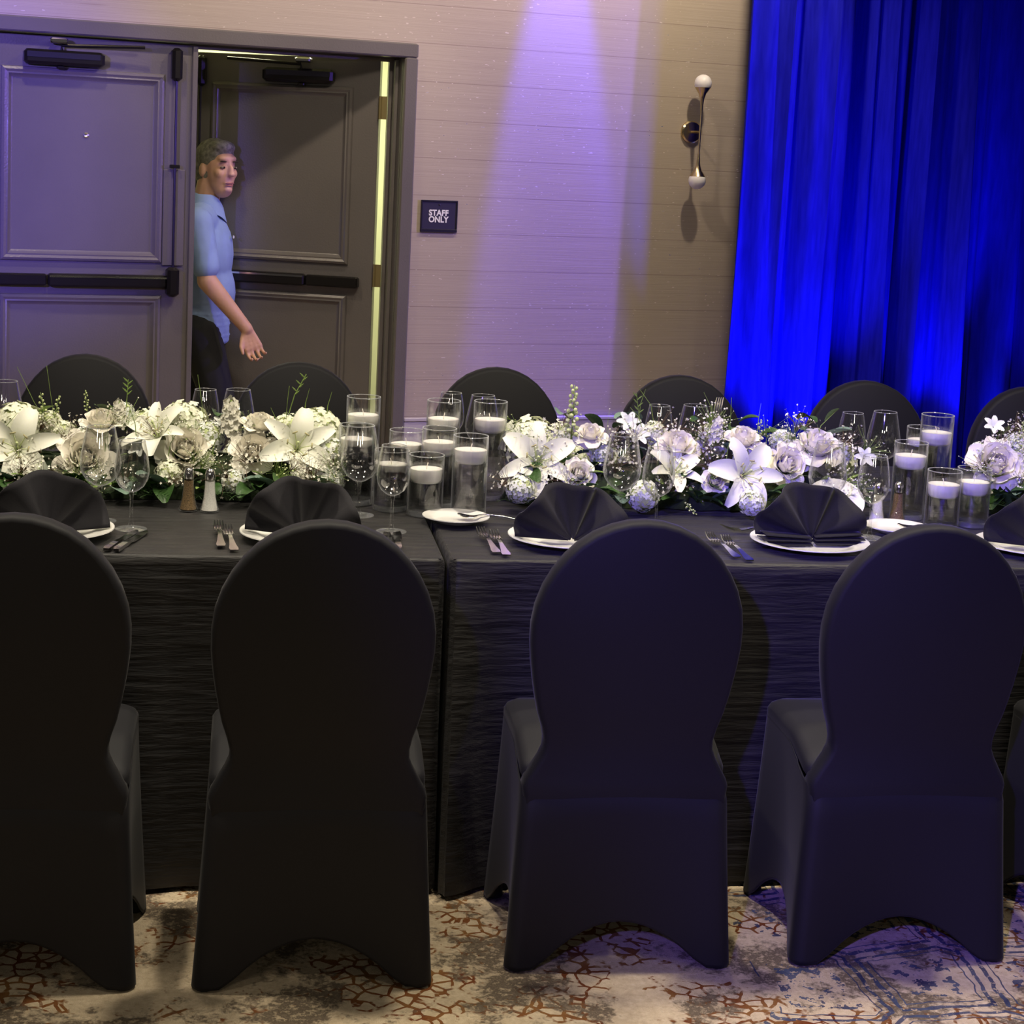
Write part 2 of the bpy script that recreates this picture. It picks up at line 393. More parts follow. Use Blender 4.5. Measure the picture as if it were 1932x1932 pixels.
def mould(mb, x0, x1, z0, z1, y=0.):
    prof = [(0, 0), (.004, .012), (.014, .018), (.024, .012), (.03, .014), (.038, .004), (.046, 0)]
    P = []
    for i, h in prof:
        P.append([(x0 + i, y - h, z0 + i), (x1 - i, y - h, z0 + i), (x1 - i, y - h, z1 - i), (x0 + i, y - h, z1 - i)])
    return mb.grid(P, close=True)
def door_leaf(name, Wd, loc, rot, flip, label):
    """leaf: local x from hinge side 0 to Wd, y=0 is the visible face, z up; flip mirrors so that hinge is at right"""
    sg = -1 if flip else 1
    fx = (lambda a: sg * a)
    def xr(a, b): return (min(fx(a), fx(b)), max(fx(a), fx(b)))
    top = zFR - .072
    r = MB().box(*xr(0, Wd), 0, .044, .012, top, .003).build(name, 'door', None, False, None, loc, rot)
    tag(r, label, 'door', kind='structure')
    for z0, z1 in ((1.12, 1.905), (.2, .985)):
        mb = MB(); mould(mb, *xr(.115, Wd - .115), z0, z1); o = mb.build('panel_moulding', 'door', r, True, 30)
    # panic bar
    zb = 1.045
    mb = MB().box(*xr(.06, .30), -.045, -.004, zb - .024, zb + .024, .006); mb.build('push_rail', 'black_metal', r)
    mb = MB().box(*xr(.305, Wd - .10), -.05, -.004, zb - .026, zb + .026, .007); o = mb.build('push_bar', 'black_metal', r)
    MB().box(*xr(.31, Wd - .1), -.0515, -.0505, zb + .012, zb + .02, .0).build('highlight_strip', 'steel', o)
    mb = MB().box(*xr(Wd - .1, Wd - .05), -.07, -.004, zb - .062, zb + .062, .012); mb.build('latch_case', 'black_metal', r)
    mb = MB().box(*xr(Wd - .115, Wd - .025), -.012, -.001, zb + .066, zb + .47, .003); mb.build('rod_plate', 'door', r)
    c = fx(Wd - .072)
    mb = MB().tube([(c, -.03, zb + .06), (c, -.03, top - .13)], .0055, 8).box(c - .02, c + .02, -.036, -.012, zb + .475, zb + .49, .002); mb.build('vertical_rod', 'black_metal', r)
    mb = MB().box(c - .022, c + .022, -.05, -.001, top - .15, top - .015, .012); mb.build('top_latch', 'black_metal', r)
    # closer
    z = top - .085
    cl = MB().box(*xr(.20, .52), -.065, -.001, z - .03, z + .03, .012).build('door_closer', 'black_metal', r)
    MB().box(*xr(.21, .50), -.067, -.0655, z - .002, z + .02).build('cover_plate', 'sign_rim', cl)
    MB().box(*xr(.33, .36), -.05, -.02, z - .045, z - .03, .004).build('valve', 'black_metal', cl)
    MB().tube([(fx(.35), -.035, z + .03), (fx(.35), -.035, z + .05), (fx(.68), -.06, z + .062)], .007, 8).build('closer_arm', 'black_metal', cl)
    MB().box(*xr(.30, .37), -.075, -.02, z + .056, z + .078, .006).build('arm_bracket', 'steel', cl)
    return r
Wl = s_free - s_jl
d1 = door_leaf('door_1', Wl, wp(s_jl, .012, 0), WR, False, 'closed dark door leaf with two moulded panels and push bar')
xp, zp = atw(163, 255)
o = MB().lathe([(.011, 0), (.011, .004), (.007, .006), (.004, .004), (0, .004)], 14, T=TR((0, 0, 0), rx=PI / 2)).build('peephole', 'steel', d1, loc=(xp - s_jl, -.0005, zp))
MB().box(Wl - .003, Wl + .02, -.012, .05, .012, zFR - .074, .003).build('astragal', 'door', d1)
OPEN = math.radians(31)
d2 = door_leaf('door_2', s_h - s_free + .03, wp(s_h - .006, .10, 0), (0, 0, WA - OPEN), True, 'dark door leaf standing open into the corridor behind the walking man')
for z in (1.82, 1.08, .25):
    MB().tube([(0, 0, z - .05), (0, 0, z + .05)], .008, 10).box(-.004, .03, -.002, .002, z - .05, z + .05).build('hinge', 'hinge', d2, loc=(.008, -.008, 0))

# corridor behind the doors
mb = MB().box(-3, 6, 2.0, 2.1, 0, 3.0); tag(wobj('wall_corridor', mb, 'corridor', smooth=False), 'pale yellow green corridor wall seen through the open door', 'wall', kind='structure')
mb = MB().box(-3, 6, .14, 2.0, 2.42, 2.5); tag(wobj('ceiling', mb, 'corridor', smooth=False), 'pale corridor ceiling above the open door', 'ceiling', kind='structure')
mb = MB().box(3.4, 3.5, .14, 2.0, 0, 2.42); tag(wobj('wall_corridor_end', mb, 'corridor', smooth=False), 'pale end wall of the corridor', 'wall', kind='structure')
lamp('corridor_light', 'AREA', wp(2.3, 1.2, 2.40), wp(2.3, 1.2, 0), 46, (1.0, 1.0, .62), shape='RECTANGLE', size=1.2, size_y=.3)

# sign
s0, z0 = atw(791.5, 437); s1, z1 = atw(863, 379); sw, sh = s1 - s0, z1 - z0
sg = tag(empty('staff_sign', wp(s0 + sw / 2, 0, (z0 + z1) / 2), WA), 'dark square STAFF ONLY sign beside the door frame', 'sign')
mb = MB().box(-sw / 2, sw / 2, -.008, -.001, -sh / 2, sh / 2, .002); mb.build('sign_plate', 'sign', sg, False)
mb = MB()
for a, b_, c_, d_ in ((-sw / 2, sw / 2, sh / 2 - .008, sh / 2), (-sw / 2, sw / 2, -sh / 2, -sh / 2 + .014), (-sw / 2, -sw / 2 + .007, -sh / 2 + .014, sh / 2 - .008), (sw / 2 - .007, sw / 2, -sh / 2 + .014, sh / 2 - .008)):
    mb.box(a, b_, -.012, -.007, c_, d_, .0015)
mb.build('sign_rim', 'sign_rim', sg, False)
mb = MB().lathe([(.004, 0), (.004, .003), (0, .004)], 10, T=TR((0, -.008, sh * .36), rx=PI / 2)); mb.build('screw', 'steel_dark', sg)
dg = bpy.context.evaluated_depsgraph_get
for txt, zz in (('STAFF', .007), ('ONLY', -.022)):
    cu = bpy.data.curves.new('txt', 'FONT'); cu.body = txt; cu.size = .036; cu.align_x = 'CENTER'; cu.extrude = .0008; cu.offset = .0013; cu.space_character = 1.05
    to = bpy.data.objects.new('txt', cu); COL.objects.link(to)
    bpy.context.view_layer.update()
    me = bpy.data.meshes.new_from_object(to.evaluated_get(dg())); bpy.data.objects.remove(to)
    me.materials.clear(); me.materials.append(M['letter'])
    o = put('lettering', me, sg, (-.003, -.0092, zz - .004), (PI / 2, 0, 0)); o.scale = (.92, 1, 1); o['label'] = 'white word ' + txt

# wall sconce
sc_s, sc_z = atw(1303, 249)
sc = tag(empty('wall_sconce', wp(sc_s, 0, sc_z), WA), 'slim brass wall sconce with two white globes beside the blue drape', 'sconce')
mb = MB().lathe([(.052, 0), (.052, .012), (.046, .018), (.02, .022), (0, .022)], 28, T=TR(rx=PI / 2)); mb.build('backplate', 'brass', sc)
off = -.095
mb = MB().tube([(0, -.018, 0), (0, off, 0)], .006, 10); mb.build('arm', 'brass', sc)
mb = MB().tube([(.0, off, -.13), (.0, off, .13)], .005, 10); mb.build('rod', 'brass', sc)
for sgn in (1, -1):
    T = TR((0, off, sgn * .12), rx=0 if sgn > 0 else PI)
    o = MB().lathe([(.006, -.02), (.007, .0), (.010, .03), (.018, .055), (.034, .078), (.037, .083), (.034, .085), (.0, .08)], 22, T=T).build('cup', 'brass', sc)
    MB().ball((0, off, sgn * .222), .0405, 22, 14).build('globe', 'globe', sc)

# drape panels with folds: real hanging cloth in front of the wall
def drape(name, s0, s1, off, folds, seed, label, flare0=0.0, flare1=0.0, deep=(), amp=.05):
    r = np.random.default_rng(seed)
    nx, nz = 220, 30; Zt = 3.9
    ph = r.uniform(0, 6.28, 5); P = []
    us = np.linspace(0, 1, nx)
    warp = us + .028 * np.sin(2 * PI * us * 1.7 + ph[0]) + .012 * np.sin(2 * PI * us * 4.3 + ph[3])
    for iz in range(nz + 1):
        z = .02 + (Zt - .02) * iz / nz; low = 1 - z / Zt
        a = amp * (.55 + .65 * low)
        off_y = a * (np.abs(np.sin(PI * folds * warp + ph[1])) ** .8 * 1.5 - .75) + a * .35 * np.sin(2 * PI * folds * 1.9 * warp + ph[2] + .6 * z)
        off_y += .02 * np.sin(2 * PI * warp * 2.2 + ph[4] + 1.1 * z)
        for dp, dw, dd in deep: off_y = off_y + dd * np.exp(-((us - dp + .02 * low) / dw) ** 2)
        x = s0 + (s1 - s0) * us - flare0 * low ** 2 * (1 - us) ** 3 + flare1 * low ** 2 * us ** 3 + .02 * low * np.sin(2 * PI * folds * .5 * us + ph[2])
        P.append(np.stack([x, off_y, np.full(nx, z)], 1))
    mb = MB(); mb.grid(P)
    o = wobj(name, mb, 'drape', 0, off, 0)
    md = o.modifiers.new('thickness', 'SOLIDIFY'); md.thickness = .004
    return tag(o, label, 'drape', 'blue lit drape panels')
sd0 = atw(1416, 60, -.35)[0] + .005; sd1 = atw(1838, 400, -.35)[0]
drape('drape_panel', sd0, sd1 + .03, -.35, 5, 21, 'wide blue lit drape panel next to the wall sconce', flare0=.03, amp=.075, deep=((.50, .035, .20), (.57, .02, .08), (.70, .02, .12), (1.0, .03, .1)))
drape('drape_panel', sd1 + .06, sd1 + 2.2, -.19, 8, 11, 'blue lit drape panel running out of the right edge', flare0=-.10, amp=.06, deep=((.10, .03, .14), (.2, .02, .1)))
BLUE = (.02, .018, 1.0)
sl = atw(1490, 700, -.6)[0]; sr = atw(1800, 700, -.6)[0]
for s_, e, sz in ((sl + .10, 230, 60), (sr + .04, 130, 46), (sr + .95, 90, 60)):
    lamp('drape_uplight', 'SPOT', wp(s_, -.85, .10), wp(s_ + .0, -.38, 1.0), e, BLUE, spot_size=math.radians(sz), spot_blend=.7, shadow_soft_size=.04)
lamp('drape_back_uplight', 'SPOT', wp(sd1 + .08, -.16, .1), wp(sd1 + .05, -.02, 1.2), 60, (.02, .12, 1.0), spot_size=math.radians(90), spot_blend=.6, shadow_soft_size=.03)

# ================================================================== CHAIRS
YE = 3.87                       # near table edge
def chair_mesh():
    # backrest
    tab = [(.95, 0), (.947, .035), (.938, .068), (.922, .103), (.90, .133), (.875, .157), (.845, .179), (.81, .197), (.77, .210), (.73, .2155), (.69, .2155), (.65, .2115), (.61, .2055), (.575, .199), (.54, .191), (.51, .181), (.485, .1755), (.465, .176), (.445, .184), (.42, .198), (.40, .2095), (.385, .2145), (.365, .212), (.34, .206)]
    right = [(w, z) for z, w in tab]; left = [(-w, z) for z, w in tab[1:]][::-1]
    out = np.array(right + left)                       # closed outline, clockwise from top
    n = len(out)
    nrm = np.zeros_like(out)
    for i in range(n):
        d = out[(i + 1) % n] - out[i - 1]; nrm[i] = np.array([-d[1], d[0]]); nrm[i] /= np.linalg.norm(nrm[i]) + 1e-9
        if nrm[i] @ (out[i] - np.array([0, .7])) < 0 and out[i][1] > .6: nrm[i] *= -1
    # orient outward consistently: right side normals have +x
    for i in range(n):
        if out[i][0] > 1e-4 and nrm[i][0] < 0 and out[i][1] < .93: nrm[i] *= -1
        if out[i][0] < -1e-4 and nrm[i][0] > 0 and out[i][1] < .93: nrm[i] *= -1
        if out[i][1] >= .93 and nrm[i][1] < 0: nrm[i] *= -1
    T = .058
    def lean(z): return -.205 - .085 * max(0, z - .40) - .04 * max(0, z - .385) ** 2
    rings = [(.012, T), (.004, T - .004), (0, T - .014), (0, .014), (.004, .004), (.012, 0)]
    P = []
    for ins, yo in rings:
        q = out - nrm * ins
        P.append([(x, lean(z) - .012 + yo, z) for x, z in q])
    mb = MB(); mb.grid(P, close=True)
    k = len(mb.v)
    for row, rev in ((0, False), (len(rings) - 1, True)):
        base = row * n
        # fill with horizontal strips between right and left outline points
        m = len(tab)
        for i in range(m - 1):
            a, b_ = base + i, base + i + 1
            la = base + (n - i) % n; lb = base + (n - i - 1)
            q = (a, b_, lb, la) if i else (a, b_, lb)
            mb.f.append(q if rev else q[::-1]); mb.m.append(0)
    back = mb.mesh('backrest', 'spandex', True, 50)
    # skirt + seat
    def side(z):     # half width, back y, front y at height z
        tt = min(max((.43 - z) / .43, 0), 1)
        return .214 + .024 * tt ** 1.2, -.217 - .033 * tt, .148 + .012 * tt
    per = []
    ns, nc = 16, 4
    def rr(hw, y0, y1, c):
        pts = []
        cs = [(hw - c, y0 + c, -PI / 2), (hw - c, y1 - c, 0), (-hw + c, y1 - c, PI / 2), (-hw + c, y0 + c, PI)]
        for j, (cx, cy, a0) in enumerate(cs):
            for k in range(nc + 1):
                a = a0 + PI / 2 * k / nc; pts.append((cx + c * math.cos(a), cy + c * math.sin(a), j, k / nc, 'c'))
            nx_, ny_, na = cs[(j + 1) % 4]
            p0 = np.array(pts[-1][:2]); p1 = np.array([nx_ + c * math.cos(na), ny_ + c * math.sin(na)])
            for k in range(1, ns):
                f = k / ns; p = p0 + (p1 - p0) * f; pts.append((p[0], p[1], j, f, 's'))
        return pts
    rowsz = [1, .985, .95, .9, .8, .68, .55, .42, .3, .2, .12, .06, .02, 0]
    P = []
    for rz in rowsz:
        row = []
        hemh = []
        ref = rr(*side(0), .035)
        for k, (x, y, j, f, kind) in enumerate(ref):
            arch = 0
            if kind == 's':
                g = abs(f - .5) * 2; lim = .82
                if g < lim: arch = .092 * (1 - (g / lim) ** 1.9) ** .9
            z0 = .006 + arch; z1 = .385 + .045 * min(1, max(0, (y + .20) / .14))
            z = z0 + (z1 - z0) * rz
            hw, y0, y1 = side(z); q = rr(hw, y0, y1, .028)[k]
            x_, y_ = q[0], q[1]
            if kind == 's':
                pull = .022 * math.sin(PI * f) * (1 - rz) ** 1.3
                if j == 0: x_ -= pull
                elif j == 1: y_ -= pull
                elif j == 2: x_ += pull
                else: y_ += pull
            if rz > .9 and y < -.15: y_ += .016 * (rz - .9) / .1
            row.append((x_, y_, z))
        P.append(row)
    mb = MB(); mb.grid(P[::-1], close=True)
    skirt = mb.mesh('skirt', 'spandex', True, 60)
    hw, y0, y1 = side(.43)
    P = []
    for ins, z in ((0, .43), (.0, .445), (.006, .456), (.02, .464), (.06, .469), (.14, .472), (.2, .473)):
        P.append([(p[0] * (1 - ins / hw) if True else 0, p[1] * (1 - ins / hw) , z) for p in rr(hw, y0 + .03, y1, .028)])
    P = [[(x, y, z - .045 * (1 - min(1, max(0, (y + .20) / .14)))) for x, y, z in row] for row in P]
    mb = MB(); mb.grid(P, close=True); kk = len(P[0]); mb.f.append(tuple(range((len(P) - 1) * kk, len(P) * kk))); mb.m.append(0)
    seat = mb.mesh('seat', 'spandex', True, 60)
    # foot pockets
    mb = MB(); mb.lathe([(.017, 0), (.019, .004), (.017, .03), (.015, .06)], 10)
    foot = mb.mesh('foot_pocket', 'spandex')
    return back, skirt, seat, foot
cb, cs_, cse, cf = chair_mesh()
def chair(x, y, rz, label, group):
    r = tag(empty('banquet_chair', (x, y, 0), rz), label, 'chair', group)
    put('backrest', cb, r); o = put('skirt', cs_, r); put('seat', cse, r)
    md = o.modifiers.new('thickness', 'SOLIDIFY'); md.thickness = .003; md.offset = -1
    for sx, yy in ((1, -.224), (-1, -.224), (1, .138), (-1, .138)): put('foot_pocket', cf, r, (sx * .212, yy, 0))
    return r
G1, G2 = 'black covered chairs on the near side of the table', 'black covered chairs along the far side of the table'
for x, y, lab, rz in [(-.42, 3.625, 'black spandex covered chair cut by the left edge, nearest the camera', .0),
                  (.162, 3.615, 'black spandex covered chair left of the seam between the tablecloths', .0),
                  (.794, 3.675, 'black spandex covered chair right of the seam between the tablecloths', -.01),
                  (1.398, 3.68, 'black spandex covered chair in front of the right place setting with plate and napkin', .0),
                  (1.99, 3.69, 'black spandex covered chair barely showing at the lower right edge', 0)]:
    chair(x, y, rz, lab, G1)
far = [(163, 667, 'round topped black chair in front of the closed door leaf'), (565, 682, 'round topped black chair in front of the open door leaf'),
       (938, 692, 'round topped black chair against the purple lit wall, right of the door frame'), (1283, 707, 'round topped black chair below the wall sconce by the drape edge'),
       (1632, 717, 'round topped black chair in front of the dark drape fold'), (1940, 729, 'round topped black chair cut by the right edge behind the flowers')]
for u, v_, lab in far:
    p = atz(u, v_, .95); chair(p[0], p[1] - .262, PI, lab, G2)

# ================================================================== TABLES AND CLOTHS
TZ = .76; XG = .452; DEP = 1.35; TL = 2.44
def table(x0, x1, label):
    r = tag(empty('banquet_table', ((x0 + x1) / 2, YE + DEP / 2, 0)), label, 'table', 'banquet tables under black cloths')
    hx = (x1 - x0) / 2 - .012; hy = DEP / 2 - .012
    MB().box(-hx, hx, -hy, hy, TZ - .03, TZ - .005, .004).build('table_top', 'table_wood', r, False)
    for sx in (-1, 1):
        for sy in (-1, 1):
            MB().tube([(sx * (hx - .25), sy * (hy - .1), 0), (sx * (hx - .25), sy * (hy - .1), TZ - .03)], .016, 10).build('leg', 'steel_dark', r)
def cloth(x0, x1, label, seed, flare_left, flare_right):
    r = np.random.default_rng(seed)
    y0, y1 = YE, YE + DEP
    # perimeter points (ccw), rounded corners
    per = []; c = .012
    def seg(p, q, n):
        for k in range(n): per.append(np.array(p) + (np.array(q) - np.array(p)) * k / n)
    nL, nS = 240, 90
    seg((x0 + c, y0), (x1 - c, y0), nL); seg((x1 - c, y0), (x1, y0 + c), 4); seg((x1, y0 + c), (x1, y1 - c), nS); seg((x1, y1 - c), (x1 - c, y1), 4)
    seg((x1 - c, y1), (x0 + c, y1), nL); seg((x0 + c, y1), (x0, y1 - c), 4); seg((x0, y1 - c), (x0, y0 + c), nS); seg((x0, y0 + c), (x0 + c, y0), 4)
    per = np.array(per); n = len(per)
    nr = np.zeros((n, 2))
    for i in range(n):
        d = per[(i + 3) % n] - per[i - 3]; nr[i] = (d[1], -d[0]); nr[i] /= np.linalg.norm(nr[i])
    arc = np.concatenate([[0], np.cumsum(np.linalg.norm(np.diff(per, axis=0), axis=1))])
    ph = r.uniform(0, 6.28, 6)
    fold = .5 * np.sin(arc * 2 * PI / .31 + ph[0]) + .35 * np.sin(arc * 2 * PI / .19 + ph[1]) + .3 * np.sin(arc * 2 * PI / .53 + ph[2])
    inner = np.zeros(n)                       # sides at the seam stay flat
    for i in range(n):
        if abs(nr[i][0]) > .9: inner[i] = 1
    rows = []
    prof = [(0, TZ + .001), (.004, TZ - .001), (.007, TZ - .006), (.008, TZ - .02)]
    for o_, z in prof: rows.append(np.column_stack([per + nr * (o_ - .004), np.full(n, z)]))
    for k in range(1, 27):
        q = k / 26; z = (TZ - .02) * (1 - q) + .012 * q
        amp = .003 + .010 * q ** 1.1
        amp = np.where(inner > 0, .004, amp)
        dsp = .004 + .007 * q + amp * (fold * .8 + .55)
        dsp = np.where(inner > 0, .004, dsp)
        P = per + nr * dsp[:, None]
        # corner cone where the spare cloth falls
        for fx_, cx in ((flare_left, x0), (flare_right, x1)):
            if fx_:
                w = np.exp(-((P[:, 0] - cx) / .085) ** 2) * (per[:, 1] < y0 + .02)
                P[:, 1] -= fx_ * w * q ** .8
                P[:, 0] += .3 * fx_ * w * q * np.sign(cx - (x0 + x1) / 2) * 0
        zz = z + .004 * np.sin(arc * 9 + ph[3]) * (1 if k > 3 else 0)
        rows.append(np.column_stack([P, np.full(n, max(.012, z)) if k == 26 else np.broadcast_to(zz, (n,))]))
    mb = MB(); mb.grid(np.array(rows)[::-1], close=True)
    # top surface with slight crinkles
    nx, ny = 130, 60
    xs = np.linspace(x0 + .004, x1 - .004, nx); ys = np.linspace(y0 + .004, y1 - .004, ny)
    g = np.zeros((ny, nx, 3))
    for j, y in enumerate(ys):
        for i, x in enumerate(xs):
            e = min(1, min(i, nx - 1 - i, j, ny - 1 - j) / 2)
            g[j, i] = (x, y, TZ + .001 + e * .0012 * (math.sin(y * 70 + 3 * math.sin(x * 5)) + math.sin(y * 113 + x * 7)))
    mb.grid(g)
    o = mb.build('tablecloth', 'cloth', None, True, 60)
    return tag(o, label, 'tablecloth', 'crinkled black tablecloths')
table(XG - TL, XG - .004, 'long folding table hidden under the left crinkled cloth')
table(XG + .006, XG + TL, 'long folding table hidden under the right crinkled cloth')
cloth(XG - TL, XG - .010, 'crinkled black tablecloth left of the seam', 1, 0, .03)
cloth(XG + .008, XG + TL, 'crinkled black tablecloth right of the seam', 2, .06, 0)

# ================================================================== TABLEWARE
TT = TZ + .003
def ring_profile(outer, th):          # thin walled lathe: outer profile then back down the inside
    inner = [(max(r - th, 0.0), z + (th if i == 0 else 0)) for i, (r, z) in enumerate(outer)]
    return outer + inner[::-1]
def wine_glass(kind):
    if kind == 'big': H_, base, stem_h, bowl = .222, .038, .082, [(.004, .082), (.016, .087), (.032, .098), (.043, .115), (.0475, .132), (.046, .152), (.041, .180), (.034, .215), (.0325, .222)]
    else: H_, base, stem_h, bowl = .205, .036, .085, [(.004, .085), (.015, .09), (.028, .1), (.0365, .116), (.0395, .134), (.038, .156), (.0345, .18), (.030, .202), (.0295, .205)]
    b_ = MB().lathe(ring_profile(bowl, .0012), 36, cap=False).mesh('bowl', 'glass', True, 60)
    st = MB().lathe([(.011, .004), (.006, .010), (.0042, .02), (.0036, .045), (.0038, stem_h - .012), (.006, stem_h - .002), (.0042, stem_h + .003)], 14).mesh('stem', 'glass', True, 60)
    ft = MB().lathe([(base, 0), (base, .0012), (.024, .0025), (.012, .0045)], 36).mesh('foot', 'glass', True, 60)
    R_, z_ = bowl[-1]; rm = MB(); rm.grid([[((R_ - .0006 + .0009 * math.cos(c_)) * math.cos(a), (R_ - .0006 + .0009 * math.cos(c_)) * math.sin(a), z_ + .0009 * math.sin(c_)) for c_ in np.linspace(0, 2 * PI, 7)[:-1]] for a in np.linspace(0, 2 * PI, 37)], close=True)
    return b_, st, ft, rm.mesh('rim', 'vase_foot')
WG = {k: wine_glass(k) for k in ('big', 'small')}
def glass(kind, x, y, label, group):
    r = tag(empty('wine_glass', (x, y, TT)), label, 'wine glass', group)
    for n_, me in zip(('bowl', 'stem', 'foot', 'rim'), WG[kind]): put(n_, me, r)
GN, GF = 'wine glasses at the near place settings', 'wine glasses at the far place settings'
for k, u, v_, lab in [('big', 188, 983, 'large wine glass standing left of the pepper shaker'), ('small', 247, 998, 'smaller wine glass beside the large one left of the shakers'),
        ('big', 676, 972, 'large wine glass in front of the tall candle vase at the left of the cluster'), ('small', 738, 1003, 'smaller wine glass in front of the candle vases near the seam'),
        ('big', 1168, 988, 'large wine glass standing in front of the middle flower garland'), ('small', 1236, 1003, 'smaller wine glass in front of the middle garland lilies'),
        ('big', 1554, 1000, 'large wine glass behind the right fanned napkin'), ('small', 1640, 1015, 'smaller wine glass left of the right salt shaker')]:
    p = atz(u, v_, TT); glass(k, p[0], p[1], lab, GN)
for k, u, v_, lab in [('big', 10, 719, 'large wine glass at the left edge behind the flowers'), ('small', 388, 735, 'smaller far wine glass in front of the man, behind the left garland'), ('big', 450, 735, 'large far wine glass behind the upright white rosebud'),
        ('small', 852, 741, 'smaller far wine glass behind the tall middle candle vase'), ('big', 912, 746, 'large far wine glass behind the tall candle vase next to the hydrangea'),
        ('small', 1245, 765, 'smaller far wine glass below the sconce, behind the middle garland'), ('big', 1312, 765, 'large far wine glass below the sconce, behind the middle garland'),
        ('small', 1610, 779, 'smaller far wine glass in front of the dark drape fold'), ('big', 1671, 777, 'large far wine glass left of the tall right candle vase')]:
    p = atz(u, v_, TT + (.222 if k == 'big' else .205)); glass(k, p[0], p[1], lab, GF)

# candle vases with floating candles
VR = .0435
def vase_set(hh):
    o_ = [(VR - .001, 0), (VR, .002), (VR, hh)]
    prof = o_ + [(VR - .002, hh), (VR - .002, .014), (0, .012)]
    v = MB().lathe(prof, 40).mesh('vase_glass', 'vase', True, 40)
    wz = hh - .062 if hh > .2 else hh - .05
    w = MB().lathe([(VR - .0026, .0145), (VR - .0026, wz)], 40).mesh('water', 'water', True, 40)
    b_ = MB().lathe([(VR - .0034, .0012), (VR - .0034, .009), (VR - .008, .0125), (0, .0115)], 40).mesh('glass_base', 'vase_foot', True, 40)
    rm = MB(); rm.grid([[(( VR - .001) * math.cos(a) + .0011 * math.cos(c_) * math.cos(a), (VR - .001) * math.sin(a) + .0011 * math.cos(c_) * math.sin(a), hh + .0011 * math.sin(c_)) for c_ in np.linspace(0, 2 * PI, 7)[:-1]] for a in np.linspace(0, 2 * PI, 41)], close=True)
    return v, w, wz, b_, rm.mesh('rim', 'vase_foot')
VH = {'tall': .255, 'mid': .2, 'mid2': .185, 'short': .15}
VS = {k: vase_set(h_) for k, h_ in VH.items()}
cw = MB().lathe([(.0, -.022), (.031, -.022), (.0375, -.015), (.0405, .007), (.0398, .0115), (.032, .0122), (.01, .0100), (0, .009)], 36).mesh('wax', 'wax', True, 50)
wk = MB().tube([(0, 0, .008), (.001, 0, .016), (.004, .001, .026)], .0009, 6).mesh('wick', 'wick')
vases = [('tall', 683, 4.59, 'tall cylinder candle vase at the left of the middle cluster', 'left of the middle cluster'), ('mid', 672, 4.47, 'medium candle vase behind the large wine glass of the middle cluster', 'behind the middle large wine glass'), ('mid2', 766, 4.50, 'medium candle vase between the two tall ones in the middle cluster', 'between the two tall ones'),
         ('tall', 834, 4.56, 'tall cylinder candle vase in the centre of the middle cluster', 'at the centre of the cluster'), ('mid', 828, 4.452, 'medium candle vase just in front of the tall centre vase', 'just before the tall centre one'), ('tall', 922, 4.57, 'tall cylinder candle vase at the right of the middle cluster by the hydrangea', 'by the white hydrangea'),
         ('mid', 888, 4.345, 'medium candle vase beside the white hydrangea, behind the bread plate', 'behind the bread plate'), ('short', 740, 4.40, 'short candle vase seen through the smaller wine glass', 'seen through the wine glass'), ('short', 806, 4.345, 'short candle vase in front, left of the bread plate with spoon', 'left of the bread plate'),
         ('tall', 1762, 4.55, 'tall candle vase in front of the blue drape', 'before the blue drape'), ('mid', 1717, 4.42, 'medium candle vase behind the right pepper shaker', 'behind the right pepper shaker'), ('mid', 1736, 4.69, 'medium candle vase at the back of the right cluster', 'at the back of the right cluster'), ('short', 1784, 4.29, 'short candle vase in front of the right cluster', 'in front of the right cluster'), ('short', 1840, 4.335, 'short candle vase nearest the right garland', 'nearest the right garland')]
for k, u, Y, lab, where in vases:
    hh = VH[k]; p = aty(u, 850 if u < 1000 else 880, Y)
    r = tag(empty('candle_vase', (p[0], p[1], TT)), lab, 'vase', 'cylinder candle vases')
    v, w, wz, b_, rm = VS[k]; put('vase_glass', v, r); put('water', w, r); put('glass_base', b_, r); put('rim', rm, r)
    c = tag(empty('floating_candle', (p[0], p[1], TT + wz + .004), random.uniform(0, 6)), 'white floating candle in the ' + lab.split()[0] + ' vase ' + where, 'candle', 'white floating candles')
    put('wax', cw, c); o = put('wick', wk, c)

# salt and pepper shakers
def shaker(u, v_, fill, label):
    p = atz(u, v_, TT); r = tag(empty('pepper_shaker' if fill == 'pepper' else 'salt_shaker', (p[0], p[1], TT)), label, 'shaker', 'salt and pepper shakers')
    prof = [(.022, 0), (.0225, .003), (.019, .012), (.0145, .035), (.0122, .065), (.0115, .082)]
    P = []
    for rr_, z in prof: P.append([(rr_ * (1 + (.05 if k % 2 else 0) * (1 - z / .09)) * math.cos(2 * PI * k / 20), rr_ * (1 + (.05 if k % 2 else 0) * (1 - z / .09)) * math.sin(2 * PI * k / 20), z) for k in range(20)])
    mb = MB(); mb.grid(P, close=True); mb.f.append(tuple(range(19, -1, -1))); mb.m.append(0); mb.build('shaker_glass', 'vase', r, True, 20)
    MB().lathe([(.0195, .003), (.0178, .012), (.0135, .034), (.0112, .06), (.0108, .074)], 20).build('filling', fill, r)
    MB().lathe([(.0125, .078), (.0125, .09), (.0115, .096), (.0085, .102), (.003, .105), (0, .105)], 18).build('cap', 'steel', r)
shaker(355, 962, 'pepper', 'pepper shaker with steel cap in front of the left garland'); shaker(395, 964, 'salt', 'salt shaker with steel cap in front of the left garland')
shaker(1653, 986, 'salt', 'salt shaker beside the right cluster of candle vases'); shaker(1691, 984, 'pepper', 'pepper shaker beside the right cluster of candle vases')

